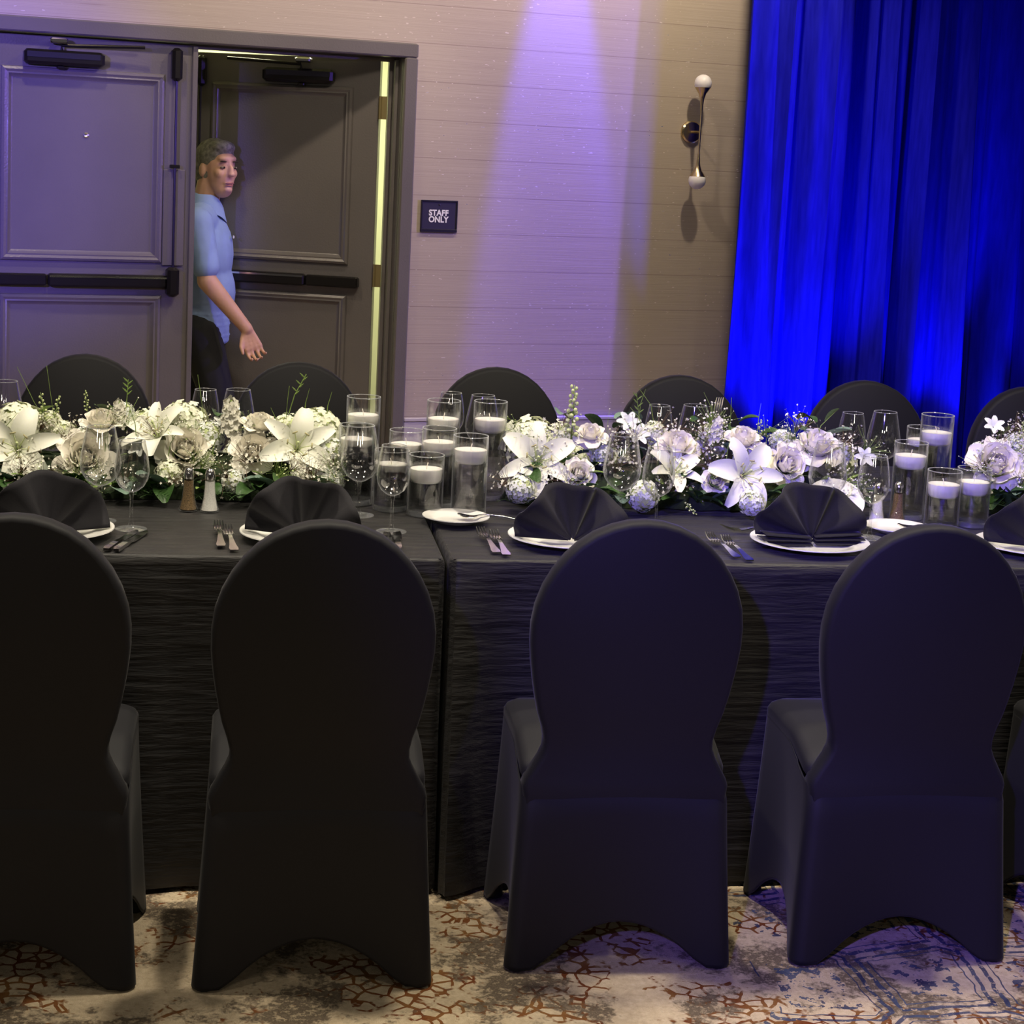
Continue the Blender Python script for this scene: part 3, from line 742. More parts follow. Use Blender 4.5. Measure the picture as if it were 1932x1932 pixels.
# plates
def plate_mesh(R_, name):
    prof = [(0, .003), (R_ * .55, .003), (R_ * .62, .004), (R_ * .72, .010), (R_ * .98, .0165), (R_, .0175), (R_ * .995, .0195), (R_ * .97, .0195), (R_ * .73, .0135), (R_ * .64, .0075), (R_ * .55, .006), (0, .006)]
    return MB().lathe(prof, 48).mesh(name, 'china', True, 40)
pm, pb = plate_mesh(.142, 'plate'), plate_mesh(.082, 'plate')
PLATES = []
for x, y, lab in [(-.425, 4.045, 'dinner plate under the fanned napkin at the left edge'), (.135, 4.045, 'dinner plate under the fanned napkin left of the seam'), (.752, 4.05, 'dinner plate under the fanned napkin right of the seam'),
                  (1.335, 4.05, 'wide dinner plate under the right fanned napkin with stacked folds'), (1.90, 4.05, 'dinner plate under the napkin at the right edge')]:
    o = put('dinner_plate', pm, None, (x, y, TT)); tag(o, lab + ', white china', 'plate', 'white dinner plates'); PLATES.append((x, y))
PLb = []
for u, v_, lab in [(860, 979, 'white bread plate with a spoon right in front of the candle vases'), (1692, 998, 'white bread plate with a spoon in front of the right shakers')]:
    p = atz(u, v_, TT + .01); o = put('bread_plate', pb, None, (p[0], p[1], TT)); tag(o, lab, 'plate', 'small bread plates'); PLb.append(p)
# white platter leaning behind the right napkin
p = aty(1572, 985, 4.36)
prof = [(0, -.004), (.045, -.004), (.07, .004), (.075, .009), (.07, .010), (.045, .001), (0, .001)]
o = MB().lathe(prof, 40).build('leaning_plate', 'china', None, True, 40, (p[0], 4.36, TT + .048), (math.radians(38), 0, math.radians(-12)))
tag(o, 'white plate leaning upright between the right napkin and the flowers', 'plate')

# fanned napkins
def napkin_mesh(seed, folds=9):
    r = np.random.default_rng(seed)
    nth, nr_ = folds * 8, 9; P = []
    for i in range(nr_ + 1):
        q = i / nr_; row = []
        for k in range(nth + 1):
            f = k / nth; th = math.radians(4 + 172 * f)
            R_ = .142 + .006 * math.sin(9 * f)
            zig = math.sin(PI * folds * f + .5); zig = math.copysign(abs(zig) ** .7, zig)
            a = .004 + .026 * q
            rad = .008 + (R_ - .008) * q
            x = -rad * math.cos(th) * .93; z = rad * math.sin(th) * .98
            row.append((x, zig * a * (1 if z > .02 else .6) + .11 * z - .012 * math.sin(PI * f), z + .010 + .004 * abs(zig)))
        P.append(row)
    mb = MB(); mb.grid(P)
    return mb.mesh('fan', 'napkin', True, 70)
def napkin_base(seed):
    mb = MB()
    for j in range(3):                # accordion layers lying to both sides of the fan
        for sg_ in (-1, 1):
            P = []
            for i in range(7):
                q = i / 6; P.append([(sg_ * (.004 + (.128 - .006 * j) * q), -.034 + .004 * j + .018 * k - .006 * q, .006 + .0075 * j + .012 * q * (j / 3) + .003 * math.sin(PI * k / 3)) for k in range(4)])
            mb.grid(P)
    return mb.mesh('folded_base', 'napkin', True, 70)
nl = ['black fanned napkin at the left edge of the table', 'black fanned napkin left of the seam, mostly behind the chair', 'black fanned napkin right of the seam between the forks and the wine glasses', 'black fanned napkin with stacked folds in front of the leaning white plate', 'black fanned napkin cut by the right edge']
for i, (x, y) in enumerate(PLATES):
    r = tag(empty('fanned_napkin', (x, y + [-.035, -.035, -.04, .0, -.03][i], TT + [.001, .001, .001, .006, .001][i]), [.2, -.1, .12, .05, -.1][i]), nl[i], 'napkin', 'black fanned napkins')
    o = put('fan', napkin_mesh(i, [5, 6, 6, 6, 5][i]), r); md = o.modifiers.new('t', 'SOLIDIFY'); md.thickness = .003
    if i != 3: continue
    o = put('folded_base', napkin_base(i), r); md = o.modifiers.new('t', 'SOLIDIFY'); md.thickness = .0025

# cutlery
def fork_mesh():
    mb = MB(); P = []
    for y, w, z in [(0, .009, .004), (.012, .0105, .005), (.04, .0075, .007), (.08, .0048, .011), (.115, .0042, .013), (.13, .0075, .010), (.142, .0115, .008), (.15, .012, .008)]:
        P.append([(-w, y, z), (-w, y, z + .002), (w, y, z + .002), (w, y, z)])
    mb.grid(P, close=True); mb.f += [(0, 1, 2, 3), (31, 30, 29, 28)]; mb.m += [0, 0]
    for k in range(4):
        x = -.0096 + .0064 * k; mb.tube([(x, .148, .009), (x, .165, .0095), (x, .182, .014), (x * .96, .197, .021)], [.0026, .0025, .0022, .0012], 6)
    return mb.mesh('dinner_fork', 'steel', True, 50)
fk = fork_mesh()
fl = [('outer', 'inner'), ('outer', 'inner'), ('outer', 'inner')]
for (u, v_), (u2, v2), lab in [((417, 1030), (413, 985), 'outer fork left of the napkin plate by the shakers'), ((442, 1038), (430, 994), 'inner fork next to the plate near the shakers'),
        ((937, 1042), (911, 1000), 'outer fork of the pair right of the seam'), ((956, 1047), (934, 1003), 'inner fork of the pair right of the seam, touching the plate'),
        ((1391, 1051), (1344, 1008), 'outer fork of the pair at the right place setting'), ((1415, 1057), (1371, 1012), 'inner fork of the pair at the right place setting')]:
    a = atz(u, v_, TT + .005); b_ = atz(u2, v2, TT + .02); d = b_ - a
    tag(put('dinner_fork', fk, None, (a[0], a[1], TT), (0, 0, math.atan2(-d[0], d[1]))), lab, 'fork', 'forks beside the plates')
# fork standing up among the flowers
p = aty(1352, 792, 4.60)
tag(put('dinner_fork', fk, None, (p[0], p[1], p[2] - .135), (math.radians(88), 0, math.radians(8))), 'fork standing upright out of the middle garland', 'fork')
kb = MB()
P = [[(-w, y, z), (-w, y, z + t_), (w, y, z + t_), (w, y, z)] for y, w, z, t_ in [(0, .006, .001, .006), (.01, .008, .001, .008), (.06, .0065, .001, .008), (.095, .005, .002, .006), (.1, .009, .002, .002), (.17, .010, .002, .0016), (.2, .008, .002, .0014), (.215, .002, .002, .001)]]
kb.grid(P, close=True); kb.f += [(0, 1, 2, 3), (31, 30, 29, 28)]; kb.m += [0, 0]; km = kb.mesh('table_knife', 'steel', True, 40)
for (u, v_), a_, lab in [((200, 1037), -.25, 'table knife right of the napkin at the left edge'), ((219, 1038), -.25, 'second knife beside the smaller wine glass at left'), ((737, 1040), -.03, 'knife below the smaller wine glass near the seam'), ((752, 1037), -.06, 'second knife below the smaller wine glass near the seam'), ((1648, 1035), .0, 'knife right of the stacked fold napkin')]:
    p = atz(u, v_, TT + .004); tag(put('table_knife', km, None, (p[0], p[1], TT), (0, 0, a_)), lab, 'knife', 'knives beside the plates')
sp_ = MB(); P = []
for y, w, z in [(0, .002, .0), (.004, .010, -.001), (.014, .0165, -.004), (.028, .018, -.005), (.042, .012, -.003), (.052, .004, .002), (.07, .0028, .006), (.11, .004, .007), (.14, .0065, .004), (.148, .003, .003)]:
    P.append([(-w, y, z + .003), (-w * .6, y, z + .0005), (0, y, z), (w * .6, y, z + .0005), (w, y, z + .003)])
sp_.grid(P); sm = sp_.mesh('teaspoon', 'steel', True, 50)
for p, lab in zip(PLb, ('teaspoon lying on the bread plate by the candle vases', 'teaspoon lying on the right bread plate')):
    o = tag(put('teaspoon', sm, None, (p[0] + .005, p[1] + .01, TT + .020), (math.radians(-4), 0, math.radians(-100))), lab, 'spoon', 'teaspoons on bread plates')
    md = o.modifiers.new('t', 'SOLIDIFY'); md.thickness = .0012
# dessert fork tip above the right plate
a = atz(1428, 1010, TT); tag(put('dessert_fork', fk, None, (a[0] + .11, a[1] + .03, TT), (0, 0, PI / 2 + .05)), 'dessert fork lying across above the right plate', 'fork')

# ================================================================== FLOWERS
def petal(Ln, Wd, th0, th1, cup=.2, n=6, m=5, r0=0., wave=0., pw=.75, tipw=1.0, ph=0.):
    """grid petal starting at radius r0, rising at angle th0 (rad from horizontal) and ending at th1"""
    x, z = r0, 0.; P = []
    for i in range(n + 1):
        t_ = i / n
        w = Wd * (math.sin(PI * min(.999, (t_ * .86 + .07)) ** tipw) ** pw)
        th = th0 + (th1 - th0) * t_
        row = []
        for j in range(m):
            s_ = -1 + 2 * j / (m - 1)
            lift = cup * w * s_ * s_ + wave * w * math.sin(3 * s_ + 5 * t_ + ph) * t_
            row.append((x - math.sin(th) * lift * .9, s_ * w, z + math.cos(th) * lift))
        P.append(row)
        x += math.cos(th) * Ln / n; z += math.sin(th) * Ln / n
    return P
def rz_(P, a):
    P = np.array(P); c, s_ = math.cos(a), math.sin(a)
    return np.stack([P[..., 0] * c - P[..., 1] * s_, P[..., 0] * s_ + P[..., 1] * c, P[..., 2]], -1)
def rose_mesh(seed, openness=1.0):          # unit: radius about 1
    r = np.random.default_rng(seed); D = math.radians
    inner, outer = MB(), []
    inner.ball((0, 0, .42), (.12, .12, .42), 12, 8)
    for li, (cnt, rad, Ln_, t0, t1) in enumerate([(3, .09, .86, 92, 104), (4, .16, .84, 89, 97), (5, .25, .79, 86, 88), (5, .34, .72, 80, 74 - 14 * openness)]):
        w = rad * 1.05 + .10
        for k in range(cnt):
            inner.grid(rz_(petal(Ln_ * r.uniform(.95, 1.05), w, D(t0), D(t1), min(1.0, w / (2 * rad)), 6, 7, rad, .05, .45, ph=k * 2 + li), k * 2 * PI / cnt + li * .9 + r.uniform(-.15, .15)))
    for k in range(5):
        inner.grid(rz_(petal(.62, .50, D(68), D(64 - 34 * openness), .5, 7, 7, .44, .07, .42, ph=k * 2), k * 2 * PI / 5 + .4 + r.uniform(-.15, .15)))
    for k in range(5):
        mb = MB(); mb.grid(rz_(petal(.66 + .14 * r.random(), .52, D(50 - 12 * openness), D(14 - 58 * openness * r.uniform(.6, 1.1)), .22, 8, 7, .46, .12, .42, ph=k * 1.7), k * 2 * PI / 5 + r.uniform(-.25, .25)))
        outer.append(mb.mesh('outer_petal', 'rose', True, None))
    return inner.mesh('rose', 'rose', True, None), outer
def lily_mesh(seed, curl=1.0):
    r = np.random.default_rng(seed); D = math.radians
    pts = []
    for k in range(6):
        w = .30 if k % 2 else .22
        mb = MB(); mb.grid(rz_(petal(1.28, w, D(66), D(-35 * curl * r.uniform(.6, 1.3)), .35, 10, 7, .03, .05, .8, 1.0, k), k * PI / 3 + r.uniform(-.08, .08)))
        pts.append(mb.mesh('lily_petal', 'lily', True, None))
    c = MB(); c.lathe([(.02, -.25), (.05, -.1), (.09, .02), (.06, .06), (0, .08)], 10)
    st = MB()
    for k in range(6):
        a = k * PI / 3 + .5; e = (.32 * math.cos(a), .32 * math.sin(a), .72); st.tube([(0, 0, .03), (e[0] * .4, e[1] * .4, .42), e], .012, 5, 0)
        st.tube([(e[0] - .07 * math.sin(a), e[1] + .07 * math.cos(a), e[2]), (e[0] + .07 * math.sin(a), e[1] - .07 * math.cos(a), e[2] + .02)], .022, 5, 1)
    st.tube([(0, 0, .03), (.03, .02, .5), (.05, .03, .85)], [.018, .018, .04], 6, 0)
    return c.mesh('lily', 'bud'), pts, st.mesh('stamens', ['bud', 'anther'])
def hyd_mesh(seed, nfl=110, mat='hyd'):
    r = np.random.default_rng(seed); mb = MB()
    mb.ball((0, 0, .1), .8, 14, 9, 1)
    ga = PI * (3 - 5 ** .5)
    for i in range(nfl):
        z = 1 - 1.55 * (i + .5) / nfl; rr_ = math.sqrt(max(0, 1 - z * z)); a = i * ga
        nrm = Vector((rr_ * math.cos(a), rr_ * math.sin(a), z)); nrm = (nrm + Vector(r.normal(0, .22, 3))).normalized()
        q = nrm.to_track_quat('Z', 'Y').to_matrix().to_4x4() @ Matrix.Rotation(r.uniform(0, 6), 4, 'Z')
        c = Vector((rr_ * math.cos(a), rr_ * math.sin(a), z)) * r.uniform(.84, 1.0)
        T = Matrix.Translation(c) @ q
        for k in range(4):
            p = rz_([[(.0, 0, 0), (.0, 0, 0), (0, 0, 0)], [(.09, -.085, .03), (.10, 0, .0), (.09, .085, .03)], [(.19, -.06, .0), (.21, 0, .015), (.19, .06, .0)]], k * PI / 2)
            mb.grid(p, 0, T)
    return mb.mesh('hydrangea', [mat, 'bud'], True, None)
def leaf_mesh(n_, mat, w=.22, arch=.5):
    P = petal(1.0, w, math.radians(35), math.radians(35 - 80 * arch), .45, 8, 5, 0, 0, .9, 1.0)
    mb = MB(); mb.grid(P); return mb.mesh('leaf', mat, True, None)
def fern_mesh(seed):
    r = np.random.default_rng(seed); mb = MB(); pts = []
    for i in range(11):
        t_ = i / 10; pts.append((t_, .04 * math.sin(3 * t_), .35 * t_ - .45 * t_ * t_))
    mb.tube(pts, .008, 5)
    for i in range(1, 11):
        for sg_ in (-1, 1):
            L_ = .3 * math.sin(PI * (i / 11) ** .8) + .05; P0 = np.array(pts[i])
            e = P0 + np.array([.12, sg_ * L_, .04]); w = np.array([.028, 0, .0])
            mb.add([P0 - w * .4, (P0 + e) / 2 - w, e, (P0 + e) / 2 + w + np.array([0, 0, .01])], [(0, 1, 2, 3)])
    return mb.mesh('fern_frond', 'green', True, None)
def spray_mesh(seed, nb=26, bloom=.075, mats=('twig', 'bloom'), spread=.45):
    r = np.random.default_rng(seed); mb = MB()
    for i in range(nb):
        d = np.array([r.normal(0, spread), r.normal(0, spread), r.uniform(.55, 1.0)]); e = d
        k = np.array([d[0] * .3, d[1] * .3, d[2] * .6])
        mb.tube([(0, 0, 0), k, e], [.010, .008, .005], 4, 0)
        T = Matrix.Translation(Vector(e)) @ (Vector((d[0], d[1], .6)) + Vector(r.normal(0, .4, 3))).to_track_quat('Z', 'Y').to_matrix().to_4x4()
        s_ = bloom * r.uniform(.6, 1.2)
        v = [(0, 0, 0)]; f = []
        for p in range(10):
            a = p * PI / 5; q = s_ * (1 if p % 2 == 0 else .5); v.append((q * math.cos(a), q * math.sin(a), .25 * s_ if p % 2 == 0 else .05 * s_))
        for p in range(10): f.append((0, 1 + p, 1 + (p + 1) % 10))
        mb.add(v, f, 1, T)
    return mb.mesh('filler_spray', list(mats), False)
def baby_mesh(seed):
    r = np.random.default_rng(seed); mb = MB()
    for i in range(34):
        d = np.array([r.normal(0, .42), r.normal(0, .42), r.uniform(.45, 1.0)])
        mb.tube([(0, 0, 0), d * np.array([.35, .35, .6]), d], .006, 3, 0); mb.ball(d, r.uniform(.02, .042), 6, 4, 1)
    return mb.mesh('filler_spray', ['green2', 'bloom'], True, None)
def spike_mesh(seed, n=26, mat='bud', top=.16):
    r = np.random.default_rng(seed); mb = MB(); mb.tube([(0, 0, 0), (.02, 0, .5), (0, .01, 1)], [.014, .012, .006], 5, 0)
    for i in range(n):
        t_ = i / n; a = i * 2.4; R_ = top * (1 - .7 * t_) * .5 + .02; z = .12 + .88 * t_
        mb.ball((R_ * math.cos(a), R_ * math.sin(a), z), (.03 + .02 * (1 - t_), .03 + .02 * (1 - t_), .04), 6, 5, 1)
        if i % 3 == 0: mb.tube([(0, 0, z - .04), (R_ * math.cos(a), R_ * math.sin(a), z)], .006, 4, 0)
    return mb.mesh('bud_spike', ['green2', mat], True, None)
def star_mesh():
    mb = MB()
    for k in range(6): mb.grid(rz_(petal(1.0, .26, math.radians(45), math.radians(-10), .3, 5, 3, .05), k * PI / 3))
    return mb.mesh('star_blossom', 'hyd2', True, None)
def stock_mesh(seed):
    r = np.random.default_rng(seed); mb = MB(); mb.tube([(0, 0, -.2), (0, 0, 1)], .03, 5, 1)
    for i in range(26):
        t_ = i / 26; a = i * 2.4; R_ = .26 * (1 - .6 * t_)
        T = TR((R_ * math.cos(a), R_ * math.sin(a), t_), ry=.9, rz=0); T = Matrix.Translation((R_ * math.cos(a), R_ * math.sin(a), t_)) @ Vector((math.cos(a), math.sin(a), .5)).to_track_quat('Z', 'Y').to_matrix().to_4x4()
        for k in range(4): mb.grid(rz_([[(0, 0, 0)] * 3, [(.09, -.08, .04), (.1, 0, .01), (.09, .08, .04)], [(.17, -.06, .02), (.2, 0, .05), (.17, .06, .02)]], k * PI / 2), 0, T)
    return mb.mesh('stock_spike', ['bloom', 'green2'], True, None)

roses = [rose_mesh(i, o_) for i, o_ in enumerate((1.0, .75, .45, 1.1))]
lilies = [lily_mesh(i, c_) for i, c_ in enumerate((1.0, .6, 1.3))]
hyds = [hyd_mesh(0), hyd_mesh(1, 90), hyd_mesh(2, 70, 'hyd2')]
leaves = [leaf_mesh(0, 'green', .2, .6), leaf_mesh(1, 'green', .28, .9), leaf_mesh(2, 'grey_green', .3, .5), leaf_mesh(3, 'green2', .12, .4)]
ferns = [fern_mesh(i) for i in range(2)]
sprays = [spray_mesh(i) for i in range(3)] + [baby_mesh(i) for i in range(2)] + [spray_mesh(9, 18, .05, ('green2', 'bud'))]
spikes = [spike_mesh(0), spike_mesh(1, 14, 'bud', .2)]
star, stock = star_mesh(), stock_mesh(4)

def orient(face, roll=0.):
    return (Vector(face).normalized().to_track_quat('Z', 'Y') @ Quaternion((0, 0, 1), roll)).to_euler()
def moundY(v_, base=965, crest=770): return 4.40 + .20 * min(1.1, max(-.1, (base - v_) / (base - crest)))
def arrangement(xc, x0, x1, label):
    r = tag(empty('flower_garland', (xc, 4.53, TT)), label, 'flower arrangement', 'white flower garlands down the table')
    P = []
    n_ = max(10, int((x1 - x0) * 24)); rg = np.random.default_rng(int(xc * 100) % 97)
    for i in range(n_ + 1):
        t_ = i / n_; e = math.sqrt(max(0.0, 1 - (2 * t_ - 1) ** 6)); row = []
        for k in range(13):
            a = PI * k / 12; rad = 1 + rg.normal(0, .05)
            row.append((x0 + (x1 - x0) * t_ - xc, -.095 * math.cos(a) * e * rad + .03, .001 + max(0, .10 * math.sin(a) * e * rad)))
        P.append(row)
    mb = MB(); mb.grid(P); mb.build('moss_base', 'core', r, False)
    return r
def loc_(r, p): return (p[0] - r.location[0], p[1] - r.location[1], p[2] - r.location[2])
def fl_put(r, kind, u, v_, rad, face=None, var=0, dy=0., roll=None):
    """flower part of garland r: pixel position, radius in pixels"""
    Y = moundY(v_) + dy - (.03 if kind in ('rose', 'lily') else 0); p = aty(u, v_, Y); sc_ = rad * Y / F / math.cos(A)
    while p[2] - .72 * sc_ < TT and Y > 4.29: Y -= .01; p = aty(u, v_, Y)
    face = face or (random.uniform(-.25, .25), -.8, .55 + .5 * max(0, (850 - v_) / 100))
    roll = random.uniform(0, 6.28) if roll is None else roll
    e = orient(face, roll); f_ = Vector(face).normalized()
    if kind == 'rose':
        me, outs = roses[var % 4]; sc_ *= .95
        o = put('rose', me, r, Vector(loc_(r, p)) - f_ * sc_ * .55, e); o.scale = (sc_,) * 3
        for q in outs: put('outer_petal', q, o)
    elif kind == 'lily':
        me, pts, st = lilies[var % 3]; sc_ *= .95
        o = put('lily', me, r, Vector(loc_(r, p)) - f_ * sc_ * .45, e); o.scale = (sc_,) * 3
        for q in pts: put('lily_petal', q, o)
        put('stamens', st, o)
    elif kind == 'hyd':
        o = put('hydrangea', hyds[var % 3], r, Vector(loc_(r, p)) - f_ * sc_ * .5, e); o.scale = (sc_,) * 3
    elif kind == 'star':
        o = put('star_blossom', star, r, loc_(r, p), e); o.scale = (sc_,) * 3
    return o
def stick(r, name, me, u, v_, Ln, face, dy=0.):
    p = aty(u, v_, moundY(v_) + dy); o = put(name, me, r, loc_(r, p), orient(face, random.uniform(0, 6.28))); s_ = Ln; o.scale = (s_, s_, s_); return o
GL = arrangement(-.25, -.95, .215, 'long white rose and lily garland left of the candle vases')
GM = arrangement(1.10, .66, 1.60, 'white hydrangea and lily garland in the middle of the table')
GR = arrangement(2.20, 1.93, 2.60, 'white flower garland cut by the right edge of the picture')
for k, u, v_, rd, fc, vr in [
    ('rose', 350, 842, 52, (.02, -1, .62), 0), ('rose', 478, 848, 44, (-.05, -1, .65), 1), ('rose', 492, 790, 38, (.05, -.25, 1), 2), ('rose', 190, 785, 40, (.0, -.35, 1), 2), ('rose', 160, 868, 56, (.1, -1, .55), 3),
    ('lily', 563, 842, 76, (.1, -1, .45), 0), ('lily', 292, 812, 66, (-.35, -.6, .8), 1), ('lily', 32, 852, 78, (.0, -1, .35), 2),
    ('hyd', 350, 792, 50, None, 0), ('hyd', 594, 805, 52, None, 1), ('hyd', 28, 795, 52, None, 0), ('hyd', 618, 852, 38, None, 2), ('hyd', 318, 903, 29, (0, -1, .2), 1), ('hyd', 440, 912, 24, (0, -1, .2), 2), ('hyd', 392, 815, 34, None, 2), ('hyd', 232, 770, 22, (0, -.5, 1), 2),
    ('hyd', 118, 812, 26, None, 1), ('hyd', 95, 790, 22, None, 1), ('hyd', 545, 800, 30, None, 1), ('star', 262, 845, 24, None, 0), ('star', 420, 800, 20, None, 0), ('star', 625, 900, 22, None, 0), ('hyd', 632, 905, 22, None, 2), ('hyd', 270, 790, 26, None, 1)]:
    fl_put(GL, k, u, v_, rd, fc, vr)
for k, u, v_, rd, fc, vr in [
    ('hyd', 1000, 830, 60, None, 0), ('hyd', 1215, 955, 32, (0, -1, .3), 2), ('hyd', 983, 950, 29, (0, -1, .3), 2), ('rose', 1545, 830, 50, (.0, -.5, 1), 3), ('rose', 1490, 872, 44, (.15, -1, .55), 0), ('rose', 1405, 820, 38, (.0, -.5, 1), 0), ('rose', 1282, 832, 44, (.1, -.6, .9), 3),
    ('lily', 1015, 868, 78, (-.05, -1, .55), 0), ('lily', 1275, 885, 58, (.2, -.7, .8), 1), ('lily', 1408, 925, 74, (.12, -1, .35), 2), ('rose', 1095, 892, 34, (.15, -1, .55), 1), ('rose', 1350, 906, 27, (-.1, -1, .5), 2), ('rose', 1115, 812, 32, (-.1, -.5, 1), 3), ('star', 1185, 800, 26, None, 0), ('star', 1200, 822, 28, None, 0),
    ('hyd', 1475, 822, 24, (0, -.4, 1), 2), ('hyd', 1410, 860, 28, None, 2), ('hyd', 1340, 815, 22, None, 1), ('hyd', 1140, 850, 26, None, 2), ('hyd', 1420, 972, 26, (0, -1, .2), 2), ('hyd', 1590, 850, 26, None, 2), ('star', 1630, 865, 24, None, 0), ('hyd', 1235, 810, 24, None, 1), ('hyd', 1060, 815, 28, None, 1)]:
    fl_put(GM, k, u, v_, rd, fc, vr)
for k, u, v_, rd, fc, vr in [('rose', 1885, 872, 56, (-.1, -1, .55), 0), ('star', 1874, 806, 24, (-.1, -.8, .8), 0), ('hyd', 1928, 838, 30, None, 2), ('hyd', 1965, 880, 50, None, 0), ('hyd', 1850, 848, 20, None, 2), ('lily', 2030, 870, 70, None, 1), ('star', 1905, 835, 20, None, 0)]:
    fl_put(GR, k, u, v_, rd, fc, vr)
def fill(r, u0, u1, nleaf, nspray, nfern, nback):
    for i in range(nleaf):
        u = random.uniform(u0, u1); v_ = random.choice([random.uniform(900, 962), random.uniform(790, 900), random.uniform(925, 968)])
        vr = random.choice([0, 0, 1, 1, 2, 3]); d = (random.uniform(-1, 1), -random.uniform(.3, 1), random.uniform(-.1, .6))
        p = aty(u, v_, moundY(v_) + (.07 if v_ < 900 else .03)); o = put('leaf', leaves[vr], r, loc_(r, p), (random.uniform(-.3, .3), random.uniform(-.4, .3), math.atan2(d[1], d[0])))
        o.scale = (random.uniform(.06, .10),) * 3; o.location.z = max(o.location.z, .03)
    for i in range(nspray):
        u = random.uniform(u0, u1); v_ = random.uniform(800, 945); m_ = random.choice(sprays)
        stick(r, 'filler_spray', m_, u, v_ + 10, random.uniform(.05, .072), (random.uniform(-.6, .6), -random.uniform(.2, .8), random.uniform(.4, 1.0)), .015)
    for i in range(nfern):
        u = random.uniform(u0, u1); v_ = random.uniform(935, 962); p = aty(u, v_, 4.42)
        o = put('fern_frond', random.choice(ferns), r, loc_(r, p), (random.uniform(-.3, .3), -.25, random.uniform(-PI, 0))); o.scale = (random.uniform(.07, .1),) * 3; o.location.z = max(o.location.z, .015)
    for i in range(nback):
        u = u0 + (u1 - u0) * (i + .5) / nback; p = aty(u, 800, 4.64)
        o = put('hydrangea', hyds[i % 3], r, (p[0] - r.location[0], random.uniform(.08, .13), random.uniform(.08, .14)), orient((0, .6, .8))); o.scale = (random.uniform(.035, .05),) * 3
    for i in range(int((u1 - u0) / 60)):
        u = random.uniform(u0, u1); v_ = random.uniform(800, 880); p = aty(u, v_, moundY(v_)); h_ = random.uniform(.06, .11); dx = random.uniform(-.05, .05)
        MB().tube([(0, 0, 0), (dx * .3, 0, h_ * .6), (dx, 0, h_)], [.0012, .001, .0004], 4).build('grass_blade', 'green2', r, loc=loc_(r, p))
fill(GL, -20, 640, 80, 46, 20, 9); fill(GM, 958, 1635, 80, 50, 20, 8); fill(GR, 1850, 1990, 22, 12, 5, 4)
for i in range(8):
    u = random.uniform(1845, 1925); v_ = random.uniform(900, 970); p = aty(u, v_, 4.45)
for r, me, u, v_, Ln, fc in [(GM, spikes[0], 1077, 830, .145, (.0, -.05, 1)), (GL, spikes[1], 85, 800, .08, (-.15, 0, 1)), (GL, spikes[1], 100, 800, .075, (.2, 0, 1)), (GL, spikes[1], 165, 780, .06, (-.1, 0, 1)), (GM, spikes[1], 1430, 840, .07, (.05, 0, 1)), (GR, spikes[1], 1922, 850, .08, (.1, 0, 1)), (GM, spikes[1], 1290, 960, .06, (.3, -.8, -.3))]:
    stick(r, 'bud_spike', me, u, v_, Ln, fc)
for r, u, v_, Ln in [(GL, 435, 815, .085), (GL, 470, 830, .05), (GL, 225, 800, .06), (GM, 1350, 830, .06), (GM, 1555, 855, .05)]:
    stick(r, 'stock_spike', stock, u, v_, Ln, (0, -.2, 1))
def twig(r, pts, rad, mat='green2', leaf=True):
    q = [np.array(loc_(r, aty(u, v_, 4.56))) for u, v_ in pts]; mb = MB().tube(q, rad, 5)
    if leaf:
        a, b_ = q[-2], q[-1]
        for k in range(6):
            p = a + (b_ - a) * k / 6; e = p + np.array([.012 * (-1) ** k, -.004, .012]); mb.tube([p, (p + e) / 2, e], [.0012, .0022, .0005], 5)
    mb.build('sprig', mat, r)
twig(GL, [(545, 780), (556, 745), (578, 706)], .0014); twig(GL, [(238, 770), (240, 745), (242, 716)], .0012); twig(GM, [(1207, 810), (1205, 780), (1201, 742)], .0010)
twig(GL, [(92, 800), (65, 760), (32, 692)], .0006, leaf=False); twig(GL, [(102, 790), (95, 740), (88, 690)], .0006, leaf=False); twig(GL, [(385, 790), (378, 740), (373, 707)], .0007, leaf=False)
twig(GM, [(1345, 800), (1340, 765), (1328, 740)], .0007, leaf=False); twig(GM, [(1377, 810), (1379, 780), (1380, 750)], .0007, leaf=False); twig(GL, [(540, 790), (542, 760), (546, 728)], .0008, leaf=False)

# everything in a garland rests on or above the cloth
bpy.context.view_layer.update()
for g in (GL, GM, GR):
    for o in g.children:
        zs = [(q.matrix_world @ Vector(c)).z for q in [o] + list(o.children) if q.data for c in q.bound_box]
        if min(zs) < TT: o.location.z += min(.05, TT + .001 - min(zs))

# ================================================================== PERSON
pz = wp(atw(385, 500)[0] * 1.0, .45, 0)
d = ray(378, 500); tt_ = (WC + .42) / (WN @ d); pp = d * tt_ + O
SCL = 1.0
man = tag(empty('person', (pp[0], pp[1], 0), WA - math.radians(12)), 'man in a light blue short sleeved shirt walking out past the open door', 'person')
def cap(mb, a, b_, ra, rb, n=14):
    a, b_ = np.array(a, float), np.array(b_, float)
    for k in range(n + 1):
        q = k / n; mb.ball(a + (b_ - a) * q, ra + (rb - ra) * q, 14, 10)
def remeshed(name, mb, mat, voxel, smooth, parent):
    me = mb.mesh(name, mat); o = bpy.data.objects.new('tmp', me); COL.objects.link(o)
    md = o.modifiers.new('r', 'REMESH'); md.mode = 'VOXEL'; md.voxel_size = voxel
    sm_ = o.modifiers.new('s', 'SMOOTH'); sm_.factor = .5; sm_.iterations = smooth
    bpy.context.view_layer.update()
    m2 = bpy.data.meshes.new_from_object(o.evaluated_get(bpy.context.evaluated_depsgraph_get())); bpy.data.objects.remove(o)
    m2.materials.clear(); m2.materials.append(M[mat]); m2.polygons.foreach_set('use_smooth', [True] * len(m2.polygons)); m2.name = name
    return put(name, m2, parent)
k = 1.0
